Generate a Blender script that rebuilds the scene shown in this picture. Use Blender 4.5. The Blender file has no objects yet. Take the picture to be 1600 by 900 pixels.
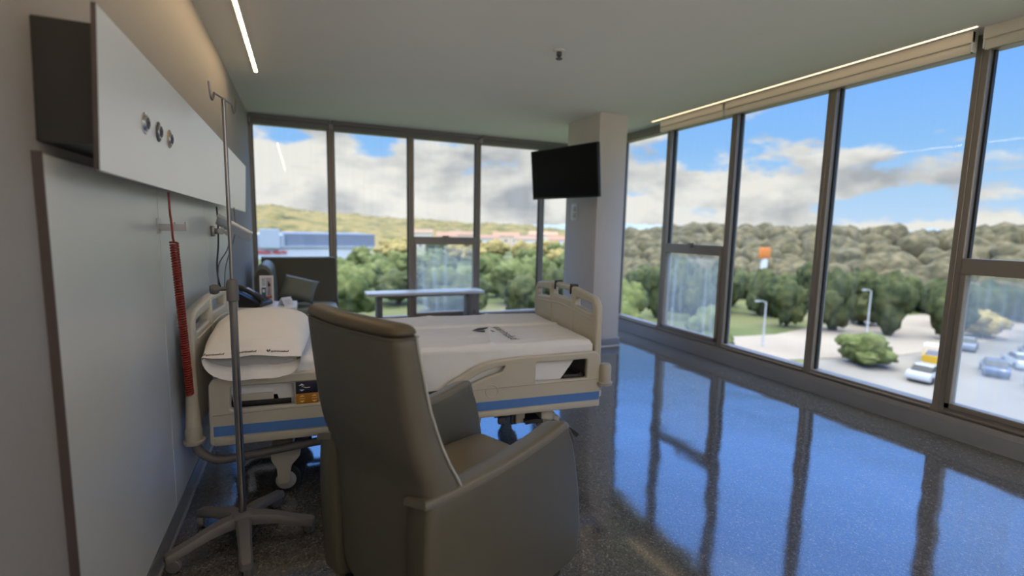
import bpy, bmesh, math, random
from math import sin, cos, pi, radians, atan2, hypot, sqrt
from mathutils import Vector, Matrix, noise
from mathutils.bvhtree import BVHTree

scn = bpy.context.scene
col = scn.collection
R = random.Random(7)

# ------------------------------------------------------------------ materials
def new_mat(name):
    m = bpy.data.materials.new(name)
    m.use_nodes = True
    nt = m.node_tree
    return m, nt, nt.nodes['Principled BSDF']

def pm(name, c, rough=.5, metal=0., var=.08, scale=30., bump=0., bscale=200., spec=.5, coat=0., stretch=(1, 1, 1)):
    """principled surface with a little procedural colour variation and grain"""
    m, nt, b = new_mat(name)
    N, L = nt.nodes.new, nt.links.new
    tc = N('ShaderNodeTexCoord')
    mp = N('ShaderNodeMapping'); mp.inputs['Scale'].default_value = stretch
    L(tc.outputs['Object'], mp.inputs['Vector'])
    nz = N('ShaderNodeTexNoise'); nz.inputs['Scale'].default_value = scale; nz.inputs['Detail'].default_value = 4
    L(mp.outputs['Vector'], nz.inputs['Vector'])
    mx = N('ShaderNodeMix'); mx.data_type = 'RGBA'
    mx.inputs[6].default_value = (c[0]*(1-var), c[1]*(1-var), c[2]*(1-var), 1)
    mx.inputs[7].default_value = (min(1, c[0]*(1+var)), min(1, c[1]*(1+var)), min(1, c[2]*(1+var)), 1)
    L(nz.outputs['Fac'], mx.inputs[0])
    L(mx.outputs[2], b.inputs['Base Color'])
    b.inputs['Roughness'].default_value = rough
    b.inputs['Metallic'].default_value = metal
    b.inputs['Specular IOR Level'].default_value = spec
    b.inputs['Coat Weight'].default_value = coat
    if bump:
        n2 = N('ShaderNodeTexNoise'); n2.inputs['Scale'].default_value = bscale; n2.inputs['Detail'].default_value = 3
        L(mp.outputs['Vector'], n2.inputs['Vector'])
        bp = N('ShaderNodeBump'); bp.inputs['Strength'].default_value = bump; bp.inputs['Distance'].default_value = .004
        L(n2.outputs['Fac'], bp.inputs['Height']); L(bp.outputs['Normal'], b.inputs['Normal'])
    return m

def emit_mat(name, c, s):
    m, nt, b = new_mat(name)
    b.inputs['Base Color'].default_value = (*c, 1)
    b.inputs['Emission Color'].default_value = (*c, 1)
    b.inputs['Emission Strength'].default_value = s
    return m

def glass_mat(name, tint=(.97, .985, .98), gloss=.03, haze0=0., haze1=.03):
    m, nt, b = new_mat(name)
    N, L = nt.nodes.new, nt.links.new
    nt.nodes.remove(b)
    out = nt.nodes['Material Output']
    tr = N('ShaderNodeBsdfTransparent'); tr.inputs[0].default_value = (*tint, 1)
    gl = N('ShaderNodeBsdfGlossy'); gl.inputs['Roughness'].default_value = .02; gl.inputs[0].default_value = (.8, .85, .9, 1)
    fr = N('ShaderNodeLayerWeight'); fr.inputs['Blend'].default_value = .12
    mt = N('ShaderNodeMath'); mt.operation = 'MULTIPLY_ADD'; mt.inputs[1].default_value = .35; mt.inputs[2].default_value = gloss*.5
    L(fr.outputs['Fresnel'], mt.inputs[0])
    mx = N('ShaderNodeMixShader'); L(mt.outputs[0], mx.inputs[0]); L(tr.outputs[0], mx.inputs[1]); L(gl.outputs[0], mx.inputs[2])
    # faint vertical streaks of hazy reflection painted into the pane
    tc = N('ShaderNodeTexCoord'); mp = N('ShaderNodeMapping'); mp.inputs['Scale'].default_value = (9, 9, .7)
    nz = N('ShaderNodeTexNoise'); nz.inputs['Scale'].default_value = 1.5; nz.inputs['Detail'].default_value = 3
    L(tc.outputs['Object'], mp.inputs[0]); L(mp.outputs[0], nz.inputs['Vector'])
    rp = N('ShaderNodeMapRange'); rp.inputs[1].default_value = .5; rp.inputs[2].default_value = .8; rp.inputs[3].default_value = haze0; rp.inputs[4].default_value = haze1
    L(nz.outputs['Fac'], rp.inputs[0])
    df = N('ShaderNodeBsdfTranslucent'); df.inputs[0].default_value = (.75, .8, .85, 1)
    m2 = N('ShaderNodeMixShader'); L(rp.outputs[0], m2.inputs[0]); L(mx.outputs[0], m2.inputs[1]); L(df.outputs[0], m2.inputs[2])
    L(m2.outputs[0], out.inputs[0])
    return m

def floor_mat():
    m, nt, b = new_mat('polished_terrazzo')
    N, L = nt.nodes.new, nt.links.new
    tc = N('ShaderNodeTexCoord')
    def chips(scale, stops):
        v = N('ShaderNodeTexVoronoi'); v.inputs['Scale'].default_value = scale
        L(tc.outputs['Object'], v.inputs['Vector'])
        s = N('ShaderNodeSeparateColor'); L(v.outputs['Color'], s.inputs[0])
        r = N('ShaderNodeValToRGB'); r.color_ramp.interpolation = 'CONSTANT'
        e = r.color_ramp.elements
        e[0].position, e[0].color = 0, (*stops[0][1], 1)
        e[1].position, e[1].color = stops[1][0], (*stops[1][1], 1)
        for p, c in stops[2:]:
            x = e.new(p); x.color = (*c, 1)
        L(s.outputs[0], r.inputs[0])
        return r.outputs[0]
    a = chips(130, [(0, (.062, .060, .057)), (.4, (.090, .086, .082)), (.62, (.125, .118, .11)), (.8, (.038, .037, .036)), (.9, (.20, .19, .175)), (.965, (.28, .26, .235))])
    c = chips(300, [(0, (.052, .05, .047)), (.35, (.095, .09, .085)), (.7, (.13, .122, .113)), (.93, (.20, .19, .172))])
    mx = N('ShaderNodeMix'); mx.data_type = 'RGBA'; mx.inputs[0].default_value = .5
    L(a, mx.inputs[6]); L(c, mx.inputs[7]); L(mx.outputs[2], b.inputs['Base Color'])
    b.inputs['Roughness'].default_value = .07
    b.inputs['IOR'].default_value = FLOOR_IOR
    b.inputs['Specular IOR Level'].default_value = .5
    nz = N('ShaderNodeTexNoise'); nz.inputs['Scale'].default_value = 2.6; nz.inputs['Detail'].default_value = 1
    L(tc.outputs['Object'], nz.inputs['Vector'])
    n2 = N('ShaderNodeTexNoise'); n2.inputs['Scale'].default_value = 160; n2.inputs['Detail'].default_value = 1
    L(tc.outputs['Object'], n2.inputs['Vector'])
    b1 = N('ShaderNodeBump'); b1.inputs['Strength'].default_value = 1; b1.inputs['Distance'].default_value = .004
    L(nz.outputs['Fac'], b1.inputs['Height'])
    b2 = N('ShaderNodeBump'); b2.inputs['Strength'].default_value = .06; b2.inputs['Distance'].default_value = .001
    L(n2.outputs['Fac'], b2.inputs['Height']); L(b1.outputs['Normal'], b2.inputs['Normal'])
    L(b2.outputs['Normal'], b.inputs['Normal'])
    return m

def ramp_mat(name, scale, stops, rough=.9, detail=6, stretch=(1, 1, 1), bump=0):
    m, nt, b = new_mat(name)
    N, L = nt.nodes.new, nt.links.new
    tc = N('ShaderNodeTexCoord'); mp = N('ShaderNodeMapping'); mp.inputs['Scale'].default_value = stretch
    L(tc.outputs['Object'], mp.inputs[0])
    nz = N('ShaderNodeTexNoise'); nz.inputs['Scale'].default_value = scale; nz.inputs['Detail'].default_value = detail
    L(mp.outputs[0], nz.inputs['Vector'])
    r = N('ShaderNodeValToRGB'); e = r.color_ramp.elements
    e[0].position, e[0].color = stops[0][0], (*stops[0][1], 1)
    e[1].position, e[1].color = stops[1][0], (*stops[1][1], 1)
    for p, c in stops[2:]:
        e.new(p).color = (*c, 1)
    L(nz.outputs['Fac'], r.inputs[0]); L(r.outputs[0], b.inputs['Base Color'])
    b.inputs['Roughness'].default_value = rough
    b.inputs['Specular IOR Level'].default_value = .2
    if bump:
        bp = N('ShaderNodeBump'); bp.inputs['Strength'].default_value = bump; bp.inputs['Distance'].default_value = .2
        L(nz.outputs['Fac'], bp.inputs['Height']); L(bp.outputs['Normal'], b.inputs['Normal'])
    return m

FLOOR_IOR = 2.15
M = dict(
    floor=floor_mat(),
    ceiling=pm('ceiling_paint', (.80, .79, .77), .9, var=.02, scale=4, spec=.2),
    wall=pm('wall_vinyl', (.36, .345, .33), .7, var=.05, scale=60, bump=.15, bscale=260, spec=.3),
    white_wall=pm('wall_paint', (.70, .66, .62), .8, var=.02, scale=6, spec=.2),
    panel=pm('panel_laminate', (.66, .68, .67), .32, var=.02, scale=3, spec=.5),
    board=pm('board_laminate', (.93, .945, .95), .30, var=.02, scale=3, spec=.5),
    edge=pm('edge_band', (.075, .058, .055), .55, var=.1, scale=40),
    box=pm('box_steel', (.019, .019, .019), .5, var=.05, scale=20),
    alu=pm('brushed_aluminium', (.50, .51, .52), .35, metal=.7, var=.05, scale=40),
    base=pm('baseboard_grey', (.33, .34, .36), .4, metal=.3, var=.04),
    curb=pm('sill_curb', (.33, .32, .31), .6, var=.04),
    frame=pm('window_bronze', (.29, .255, .22), .42, metal=.35, var=.06, scale=20),
    seal=pm('black_seal', (.02, .02, .02), .6),
    glass=glass_mat('window_glass'), glass_haze=glass_mat('hazy_glass', haze0=.12, haze1=.30),  # second glass has a stronger painted reflection haze, for the lower sash panes
    blind=pm('blind_cloth', (.80, .74, .62), .8, var=.03, scale=80),
    shade=pm('shade_box', (.20, .19, .185), .6, var=.03),
    led=emit_mat('led_diffuser', (1, .72, .40), 36.0), led_dim=emit_mat('led_diffuser_dim', (1, .78, .48), 2.2),
    chrome=pm('steel', (.55, .53, .51), .25, metal=1, var=.04),
    steel=pm('satin_steel', (.26, .245, .235), .3, metal=1, var=.05),
    grey=pm('grey_plastic', (.135, .13, .13), .5, var=.06, scale=60),
    dkgrey=pm('dark_grey_plastic', (.09, .09, .095), .5),
    black=pm('black_plastic', (.012, .012, .014), .35),
    screen=pm('dark_screen', (.003, .003, .0035), .5, spec=.15),
    rubber=pm('black_rubber', (.015, .015, .015), .7),
    red=pm('red_cord_plastic', (.27, .024, .012), .35, var=.1),
    bed=pm('bed_plastic', (.50, .475, .395), .38, var=.03, scale=10, bump=.05, bscale=700),
    bed_lo=pm('bed_plastic_recess', (.40, .385, .325), .45, var=.03, scale=10),
    blue=pm('blue_stripe', (.085, .21, .52), .4),
    navy=pm('navy_label', (.012, .014, .035), .4),
    ochre=pm('ochre_label', (.38, .17, .015), .4),
    pale=pm('pale_print', (.75, .75, .74), .5),
    tan=pm('tan_print', (.80, .52, .20), .5),
    print=pm('grey_print', (.06, .06, .065), .8),
    linen=pm('white_linen', (.765, .785, .80), .85, var=.025, scale=8, bump=.25, bscale=45, spec=.2),
    pillow=pm('pillow_linen', (.84, .83, .81), .85, var=.03, scale=8, bump=.25, bscale=30, spec=.2),
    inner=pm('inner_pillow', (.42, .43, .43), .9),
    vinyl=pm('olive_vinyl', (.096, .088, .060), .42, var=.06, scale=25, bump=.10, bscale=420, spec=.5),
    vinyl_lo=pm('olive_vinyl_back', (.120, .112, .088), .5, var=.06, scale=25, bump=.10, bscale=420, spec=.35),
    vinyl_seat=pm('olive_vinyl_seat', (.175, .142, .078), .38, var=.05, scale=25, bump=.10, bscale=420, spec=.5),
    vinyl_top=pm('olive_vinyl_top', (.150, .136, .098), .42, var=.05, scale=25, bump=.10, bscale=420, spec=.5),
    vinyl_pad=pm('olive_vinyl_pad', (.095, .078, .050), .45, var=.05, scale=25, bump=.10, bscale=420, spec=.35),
    piping=pm('pale_piping', (.40, .42, .40), .4),
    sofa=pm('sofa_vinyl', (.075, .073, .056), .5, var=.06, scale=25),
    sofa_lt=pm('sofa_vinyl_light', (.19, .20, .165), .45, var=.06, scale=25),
    white=pm('white_laminate', (.80, .80, .79), .35, var=.02),
    clear=pm('milky_plastic', (.52, .53, .53), .3, var=.03),
    paper=pm('paper_card', (.70, .73, .80), .8),
    wheel=pm('wheel_hub', (.42, .42, .40), .5),
)

# ------------------------------------------------------------------ mesh builder
def link(o, parent=None):
    col.objects.link(o)
    if parent is not None: o.parent = parent
    return o

def empty(name, loc=(0, 0, 0), rz=0., parent=None, label=None, cat=None, group=None, kind=None):
    o = bpy.data.objects.new(name, None); o.location = loc; o.rotation_euler = (0, 0, rz)
    o.empty_display_size = .05
    link(o, parent)
    return tag(o, label, cat, group, kind)

def tag(o, label=None, cat=None, group=None, kind=None):
    if label: o['label'] = label
    if cat: o['category'] = cat
    if group: o['group'] = group
    if kind: o['kind'] = kind
    return o

def frame_from(z, up=Vector((0, 0, 1))):
    z = Vector(z).normalized()
    if abs(z.dot(up)) > .999: up = Vector((1, 0, 0))
    x = up.cross(z).normalized(); y = z.cross(x)
    return Matrix((x, y, z)).transposed()

class MB:
    def __init__(s): s.bm = bmesh.new()
    def box(s, x0, x1, y0, y1, z0, z1, bev=0., seg=2, mtx=None):
        r = bmesh.ops.create_cube(s.bm, size=1)
        vs = r['verts']
        for v in vs:
            v.co = Vector(((x0+x1)/2 + v.co.x*(x1-x0), (y0+y1)/2 + v.co.y*(y1-y0), (z0+z1)/2 + v.co.z*(z1-z0)))
        if mtx is not None:
            for v in vs: v.co = mtx @ v.co
        if bev:
            es = list({e for v in vs for e in v.link_edges})
            bmesh.ops.bevel(s.bm, geom=es, offset=bev, segments=seg, profile=.5, affect='EDGES')
        return s
    def ring(s, pts): return [s.bm.verts.new(p) for p in pts]
    def skin(s, rings, closed=True, cap0=True, cap1=True):
        rs = [s.ring(r) for r in rings]
        n = len(rs[0])
        for a, b in zip(rs, rs[1:]):
            for i in range(n if closed else n-1):
                j = (i+1) % n
                s.bm.faces.new((a[i], a[j], b[j], b[i]))
        if closed:
            if cap0: s.bm.faces.new(list(reversed(rs[0])))
            if cap1: s.bm.faces.new(rs[-1])
        return s
    def tube(s, pts, r, seg=10, caps=True):
        pts = [Vector(p) for p in pts]
        rr = r if isinstance(r, (list, tuple)) else [r]*len(pts)
        d = (pts[1]-pts[0]).normalized()
        F = frame_from(d); x = F.col[0].copy()
        rings = []
        for i, p in enumerate(pts):
            if i == 0: t = pts[1]-pts[0]
            elif i == len(pts)-1: t = pts[-1]-pts[-2]
            else: t = (pts[i+1]-p).normalized() + (p-pts[i-1]).normalized()
            t.normalize()
            x = (x - t*x.dot(t)).normalized(); y = t.cross(x)
            rings.append([p + (x*cos(2*pi*k/seg) + y*sin(2*pi*k/seg))*rr[i] for k in range(seg)])
        return s.skin(rings, True, caps, caps)
    def cyl(s, p0, p1, r0, r1=None, seg=24):
        return s.tube([p0, p1], [r0, r0 if r1 is None else r1], seg)
    def lathe(s, prof, c=(0, 0, 0), axis=(0, 0, 1), seg=28):
        F = frame_from(axis); c = Vector(c)
        rings = [[c + F @ Vector((max(r, 1e-4)*cos(2*pi*k/seg), max(r, 1e-4)*sin(2*pi*k/seg), z)) for k in range(seg)] for r, z in prof]
        return s.skin(rings)
    def prism(s, poly, d0, d1, to3, bev=0., seg=2):
        a = [s.bm.verts.new(to3(x, y, d0)) for x, y in poly]
        b = [s.bm.verts.new(to3(x, y, d1)) for x, y in poly]
        n = len(poly); fs = []
        for i in range(n):
            fs.append(s.bm.faces.new((a[i], a[(i+1) % n], b[(i+1) % n], b[i])))
        fa = s.bm.faces.new(list(reversed(a))); fb = s.bm.faces.new(b)
        if bev:
            es = list(set(fa.edges) | set(fb.edges))
            bmesh.ops.bevel(s.bm, geom=es, offset=bev, segments=seg, profile=.5, affect='EDGES')
        return s
    def blob(s, c, r, sub=2, seed=0, amp=.25, freq=1.2):
        q = bmesh.ops.create_icosphere(s.bm, subdivisions=sub, radius=1)
        c = Vector(c); r = Vector(r)
        for v in q['verts']:
            d = v.co.normalized()
            k = 1 + amp*noise.noise(d*freq*2 + Vector((seed*3.1, seed*1.7, seed*.9))) + amp*.6*noise.noise(d*freq*5 + Vector((seed, seed*2.3, 5)))
            v.co = c + Vector((d.x*r.x, d.y*r.y, d.z*r.z))*k
        return s
    def verts_grid(s, P, nu, nv):
        g = [[s.bm.verts.new(P(i/(nu-1), j/(nv-1))) for j in range(nv)] for i in range(nu)]
        for i in range(nu-1):
            for j in range(nv-1):
                s.bm.faces.new((g[i][j], g[i+1][j], g[i+1][j+1], g[i][j+1]))
        return s
    def done(s, name, m, parent=None, ang=35, subsurf=0, flat=False, **tags):
        bmesh.ops.recalc_face_normals(s.bm, faces=s.bm.faces)
        me = bpy.data.meshes.new(name); s.bm.to_mesh(me); s.bm.free()
        me.materials.append(m)
        if not flat:
            me.polygons.foreach_set('use_smooth', [True]*len(me.polygons))
            me.set_sharp_from_angle(angle=radians(ang))
        o = bpy.data.objects.new(name, me)
        link(o, parent)
        if subsurf:
            md = o.modifiers.new('sub', 'SUBSURF'); md.levels = md.render_levels = subsurf
        return tag(o, **tags)

def mesh_of_curve(cu):
    o = bpy.data.objects.new('tmp', cu); col.objects.link(o)
    dg = bpy.context.evaluated_depsgraph_get(); dg.update()
    me = bpy.data.meshes.new_from_object(o.evaluated_get(dg))
    bpy.data.objects.remove(o); bpy.data.curves.remove(cu)
    return me

def place_mesh(name, me, m, parent, fn, ang=35, flat=False, **tags):
    me.materials.clear(); me.materials.append(m)
    for v in me.vertices: v.co = fn(v.co)
    bm = bmesh.new(); bm.from_mesh(me); bmesh.ops.recalc_face_normals(bm, faces=bm.faces); bm.to_mesh(me); bm.free()
    me.polygons.foreach_set('use_smooth', [not flat]*len(me.polygons))
    if not flat: me.set_sharp_from_angle(angle=radians(ang))
    me.name = name
    return tag(link(bpy.data.objects.new(name, me), parent), **tags)

def plate_mesh(outline, holes, thick, bev=.0, seg=3):
    """flat plate with holes, in its own x,y plane, thickness along z, rounded edges"""
    cu = bpy.data.curves.new('plate', 'CURVE'); cu.dimensions = '2D'; cu.fill_mode = 'BOTH'
    for poly in [outline]+list(holes):
        sp = cu.splines.new('POLY'); sp.points.add(len(poly)-1)
        for p, q in zip(sp.points, poly): p.co = (q[0], q[1], 0, 1)
        sp.use_cyclic_u = True
    cu.extrude = max(thick/2-bev, .0005)
    if bev:
        cu.bevel_depth = bev; cu.bevel_resolution = seg; cu.offset = -bev
    return mesh_of_curve(cu)

def text_mesh(body, size, ext=.0004, shear=0., spacing=1., bold=0.):
    cu = bpy.data.curves.new('txt', 'FONT'); cu.body = body; cu.size = size; cu.extrude = ext
    cu.shear = shear; cu.space_character = spacing; cu.resolution_u = 3; cu.offset = bold
    return mesh_of_curve(cu)

def rpoly(pts, r=.02, seg=5):
    """round the corners of a polygon; r one number or one per corner"""
    out = []; n = len(pts)
    for i, p in enumerate(pts):
        rr = r[i] if isinstance(r, (list, tuple)) else r
        p = Vector(p); a = Vector(pts[i-1])-p; b = Vector(pts[(i+1) % n])-p
        la, lb = a.length, b.length
        k = min(rr, la*.49, lb*.49)
        if k < 1e-5: out.append((p.x, p.y)); continue
        A = p+a.normalized()*k; B = p+b.normalized()*k
        for j in range(seg+1):
            t = j/seg
            q = A*(1-t)**2 + p*2*t*(1-t) + B*t*t
            out.append((q.x, q.y))
    return out

def spline(ctrl, n=8):
    """Catmull-Rom through the points"""
    P = [Vector(c) for c in ctrl]; P = [P[0]*2-P[1]]+P+[P[-1]*2-P[-2]]
    out = []
    for i in range(1, len(P)-2):
        for j in range(n):
            t = j/n; a, b, c, d = P[i-1:i+3]
            out.append(.5*((2*b)+(c-a)*t+(2*a-5*b+4*c-d)*t*t+(3*b-a-3*c+d)*t**3))
    out.append(P[-2].copy())
    return out

XZ = lambda x, y, d: Vector((x, d, y))
YZ = lambda x, y, d: Vector((d, x, y))
XY = lambda x, y, d: Vector((x, y, d))

# ------------------------------------------------------------------ room shell
H = 2.75
XL, XR, YB, YF = -.58, 4.17, 7.05, -1.6
S = dict(kind='structure')
MB().box(XL-.3, 4.5, YF-.3, 7.4, -.12, 0).done('floor', M['floor'], **S)
MB().box(XL-.3, 4.55, YF-.3, 7.45, H, H+.3).done('ceiling', M['ceiling'], **S)
MB().box(XL-.25, XL, YF-.25, 7.05, 0, H).done('wall_left', M['wall'], **S)
MB().box(XL, 4.5, YF-.25, YF, 0, H).done('wall_front', M['white_wall'], **S)
MB().box(XL-.25, 4.5, 7.10, 7.25, 0, .06).box(XL-.25, XL-.005, 7.05, 7.25, 0, H).done('wall_back', M['curb'], **S)
MB().box(4.17, 4.4, YF, 7.1, 0, .15).done('wall_right', M['curb'], **S)
MB().box(4.165, 4.172, YF, 7.05, 0, .115).done('baseboard_right', M['base'], **S)
MB().box(XL, XL+.028, YF, 7.05, 0, .012).box(XL, XL+.02, 1.5, 7.05, .012, .10).done('baseboard_left', M['alu'], **S)
MB().box(XL, 4.1, 7.03, 7.05, 0, .05).done('baseboard_back', M['base'], **S)
# pillar by the windows
MB().box(3.17, 3.55, 4.96, 5.70, 0, H, .006).done('column', M['white_wall'], **S)
MB().box(3.155, 3.565, 4.945, 5.715, .012, .10, .003).done('baseboard_column', M['base'], **S)
MB().box(3.15, 3.57, 4.94, 5.72, 0, .012).done('trim_1', M['white'], **S)

# wall panels behind the bed (left wall)
PX = -.561
for i, (a, b) in enumerate(((1.532, 2.527), (2.533, 3.607), (3.613, 4.85))):
    o = MB().box(XL, PX, a, b, .105, 1.555, .0015, 1).done('wall_panel', M['panel'], **S)
MB().box(XL, PX+.001, 1.526, 1.531, .105, 1.56).done('trim_2', M['edge'], **S)

# ------------------------------------------------------------------ windows
def window_unit(k, axis, a, b, z0, z1, at, opening=False, d=.11):
    """one glazed bay; axis 'x' runs along x at y=at, axis 'y' runs along y at x=at"""
    fw = .038
    def B(mb, u0, u1, w0, w1, zz0, zz1, bev=.004):
        if axis == 'x': mb.box(u0, u1, at+w0, at+w1, zz0, zz1, bev, 1)
        else: mb.box(at+w0, at+w1, u0, u1, zz0, zz1, bev, 1)
    c = ((a+b)/2, at, z0) if axis == 'x' else (at, (a+b)/2, z0)
    e = empty('window_%d' % k, (0, 0, 0), kind='structure')
    f = MB()
    B(f, a, a+fw, 0, d, z0, z1); B(f, b-fw, b, 0, d, z0, z1)
    B(f, a+fw, b-fw, 0, d, z0, z0+.05); B(f, a+fw, b-fw, .0, d, z1-.06, z1)
    B(f, a+fw, b-fw, -.018, 0, z0+.012, z0+.03)
    f.done('window_frame', M['frame'], e)
    g = MB()
    s0, s1 = a+fw, b-fw
    for (u0, u1, q0, q1) in ((s0, s0+.012, z0+.05, z1-.06), (s1-.012, s1, z0+.05, z1-.06)):
        B(g, u0, u1, .045, .075, q0, q1, 0)
    g.done('window_seal', M['seal'], e)
    if opening:
        t = MB()
        B(t, s0, s1, -.012, .08, 1.155, 1.265)
        B(t, s0, s0+.035, -.012, .06, z0+.05, 1.155); B(t, s1-.035, s1, -.012, .06, z0+.05, 1.155); B(t, s0, s1, -.012, .06, z0+.05, z0+.09)
        t.done('sash', M['frame'], e)
        h = MB(); m = (s0+s1)/2
        B(h, m-.05, m+.05, -.03, -.008, 1.265, 1.285); B(h, m-.012, m+.012, -.035, -.012, 1.225, 1.268)
        h.done('window_handle', M['frame'], e)
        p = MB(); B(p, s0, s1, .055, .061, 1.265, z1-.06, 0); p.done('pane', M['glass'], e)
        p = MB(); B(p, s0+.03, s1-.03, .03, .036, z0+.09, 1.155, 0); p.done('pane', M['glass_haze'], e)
    else:
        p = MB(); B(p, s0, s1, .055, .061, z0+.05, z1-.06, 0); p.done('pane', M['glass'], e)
    return e
k = 1
xs = [-.585, .38, 1.44, 2.447, 3.52, 4.20]
for i in range(5):
    window_unit(k, 'x', xs[i], xs[i+1], .06, 2.70, 7.09, opening=(i == 2)); k += 1
ys = [-1.55, -1.07, -.06, .95, 1.945, 2.955, 3.99, 4.992, 5.99, 7.05]
for i in range(9):
    window_unit(k, 'y', ys[i], ys[i+1], .15, 2.70, 4.195, opening=(i in (3, 6))); k += 1
MB().box(4.19, 4.32, 7.03, 7.22, 0, H).done('trim_3', M['frame'], **S)
MB().box(XL, 4.2, 7.09, 7.2, 2.70, H).box(4.2, 4.35, YF, 7.1, 2.70, H).done('trim_4', M['frame'], **S)

# roller blinds in their boxes
def blind(axis, a, b, at, label, m, zc=2.64):
    t = empty('roller_blind', ((a+b)/2, at, zc) if axis == 'x' else (at, (a+b)/2, zc), label=label, cat='blind', group='roller blinds along the window heads')
    L = (b-a)/2-.006
    def lb(mb, u0, u1, w0, w1, z0, z1, bev=.004):
        if axis == 'x': mb.box(u0, u1, w0, w1, z0, z1, bev)
        else: mb.box(w0, w1, u0, u1, z0, z1, bev)
        return mb
    lb(MB(), -L, L, -.012, .028, .035, H-zc, .004).done('blind_box', m, t)
    cyl = MB()
    p0, p1 = ((-L+.01, .03, .02), (L-.01, .03, .02)) if axis == 'x' else ((.03, -L+.01, .02), (.03, L-.01, .02))
    cyl.cyl(p0, p1, .028, seg=20).done('blind_roll', m, t)
    lb(MB(), -L+.01, L-.01, .0, .014, -.03, .03, .003).done('bottom_bar', m, t)
    for u in (-L, L-.008): lb(MB(), u, u+.008, -.005, .06, -.02, H-zc-.001, .002).done('end_bracket', M['white'], t)
for a, b, lab in ((.95, 1.90, 'wide cream roller blind box beyond the end of the ceiling light strip'),
                  (1.945, 4.02, 'long cream roller blind over the two large fixed panes beneath the light strip'),
                  (4.03, 5.02, 'short cream roller blind over the sash window beside the pillar')):
    blind('y', a, b, 4.075, lab, M['blind'])
for a, b, lab in ((-.57, .38, 'short grey roller blind box over the back window next to the bed wall'),
                  (.385, 2.44, 'long grey roller blind box over the middle back windows'),
                  (2.45, 4.1, 'grey roller blind box over the back window beside the television')):
    blind('x', a, b, 6.99, lab, M['shade'], 2.665)

# ceiling light strips
def led(x, y0, y1, m, label):
    t = empty('ceiling_light_strip', (x, (y0+y1)/2, H), label=label, cat='light strip')
    L = (y1-y0)/2
    MB().box(-.019, -.013, -L, L, -.006, 0).box(.013, .019, -L, L, -.006, 0).box(-.019, .019, -L-.004, -L, -.006, 0).box(-.019, .019, L, L+.004, -.006, 0).done('light_profile', M['white'], t)
    MB().box(-.010, .010, -L, L, -.008, -.001).done('diffuser', m, t)
led(-.34, .3, 5.12, M['led'], 'warm glowing light strip in the ceiling above the bed wall')
led(4.0, 1.90, 5.09, M['led_dim'], 'warm glowing light strip in the ceiling along the right windows')

# sprinkler
t = empty('ceiling_sprinkler', (1.83, 3.47, H), label='small dark sprinkler head under the middle of the ceiling', cat='sprinkler')
MB().lathe([(.045, 0), (.045, -.006), (.02, -.012), (.015, -.012)], (0, 0, 0)).done('cover_plate', M['white'], t)
MB().lathe([(.02, -.01), (.02, -.04), (.012, -.042), (.012, -.055), (.026, -.058), (.024, -.064), (.0, -.066)]).done('sprinkler_head', M['dkgrey'], t)

# ------------------------------------------------------------------ bedhead service unit
t = empty('bedhead_service_unit', (XL, 1.5, 1.5), label='long white bedhead service board on a dark box along the bed wall', cat='service unit')
def bh(y): return y-1.5
MB().prism([(.058, .086), (3.30, .086), (3.30, .378), (.080, .380)], .0, .132, lambda x, y, d: Vector((d, x, y)), .003, 1).done('unit_box', M['box'], t)
# the white board leans a little forward at its top
sl = .017
def lean(x, y, d): return Vector((d + (y-.2)*sl/.39, x, y))
MB().prism([(0, .020), (3.34, .0), (3.34, .385), (0, .403)], .1345, .1435, lean, .001, 1).done('front_board', M['board'], t)
MB().prism([(-.003, .020), (0, .020), (0, .403), (-.003, .403)], .134, .144, lean).done('board_edge', M['edge'], t)
for y, cm in ((1.88, 'chrome'), (2.035, 'dkgrey'), (2.185, 'tan_m')):
    if cm == 'tan_m' and 'tan_m' not in M: M['tan_m'] = pm('brass', (.42, .36, .25), .4, metal=.6)
    c = lean(bh(y), .20, .1435)
    ax = Vector((1, 0, -sl/.39)).normalized()
    o = MB().lathe([(.033, 0), (.033, .002), (.030, .0045), (.027, .0045)], c, ax).done('gas_outlet', M[cm], t)
    MB().lathe([(.025, 0), (.025, .006), (.022, .009), (.019, .009), (.019, .005), (.001, .005)], c, ax).done('outlet_ring', M['chrome'], o)
    MB().lathe([(.017, .0), (.017, .010), (.013, .012), (.008, .012), (.008, .008), (.001, .008)], c, ax).done('outlet_socket', M['dkgrey'], o)

# ------------------------------------------------------------------ cords, clip, lamp on the bed wall
t = empty('nurse_call_cord', (-.50, 2.43, .7), label='red coiled call cord hanging from the service board beside the bed', cat='cord')
top = [(-.497, 2.42, 1.52), (-.497, 2.425, 1.44), (-.495, 2.432, 1.385), (-.495, 2.436, 1.34), (-.495, 2.452, 1.315)]
MB().tube([Vector(p)-Vector((-.50, 2.43, .7)) for p in spline(top, 6)], .0042, 8).done('straight_cord', M['red'], t)
a, b = Vector((-.495, 2.452, 1.315)), Vector((-.505, 2.635, .60))
ax = (b-a); n = 62; F = frame_from(ax)
pts = []
for i in range(n*12+1):
    f = i/(n*12); ph = 2*pi*i/12
    pts.append(a+ax*f + F @ Vector((cos(ph), sin(ph), 0))*.0135 - Vector((-.50, 2.43, .7)))
MB().tube(pts, .0046, 6).done('coil', M['red'], t, ang=80)

t = empty('cord_holder', (PX, 2.52, 1.38), label='small clear plastic holder clip on the panel carrying the red cord', cat='holder')
MB().box(0, .006, -.03, .03, -.03, .035, .002).box(.006, .10, -.028, -.022, -.012, .012, .002).box(.006, .06, .018, .024, -.012, .012, .002).done('holder_plate', M['clear'], t)
MB().box(.012, .105, -.03, .024, -.018, -.012, .002).box(.10, .106, -.03, .0, -.018, .022, .002).box(.055, .061, .0, .024, -.018, .02, .002).done('holder_hook', M['clear'], t)

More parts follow.
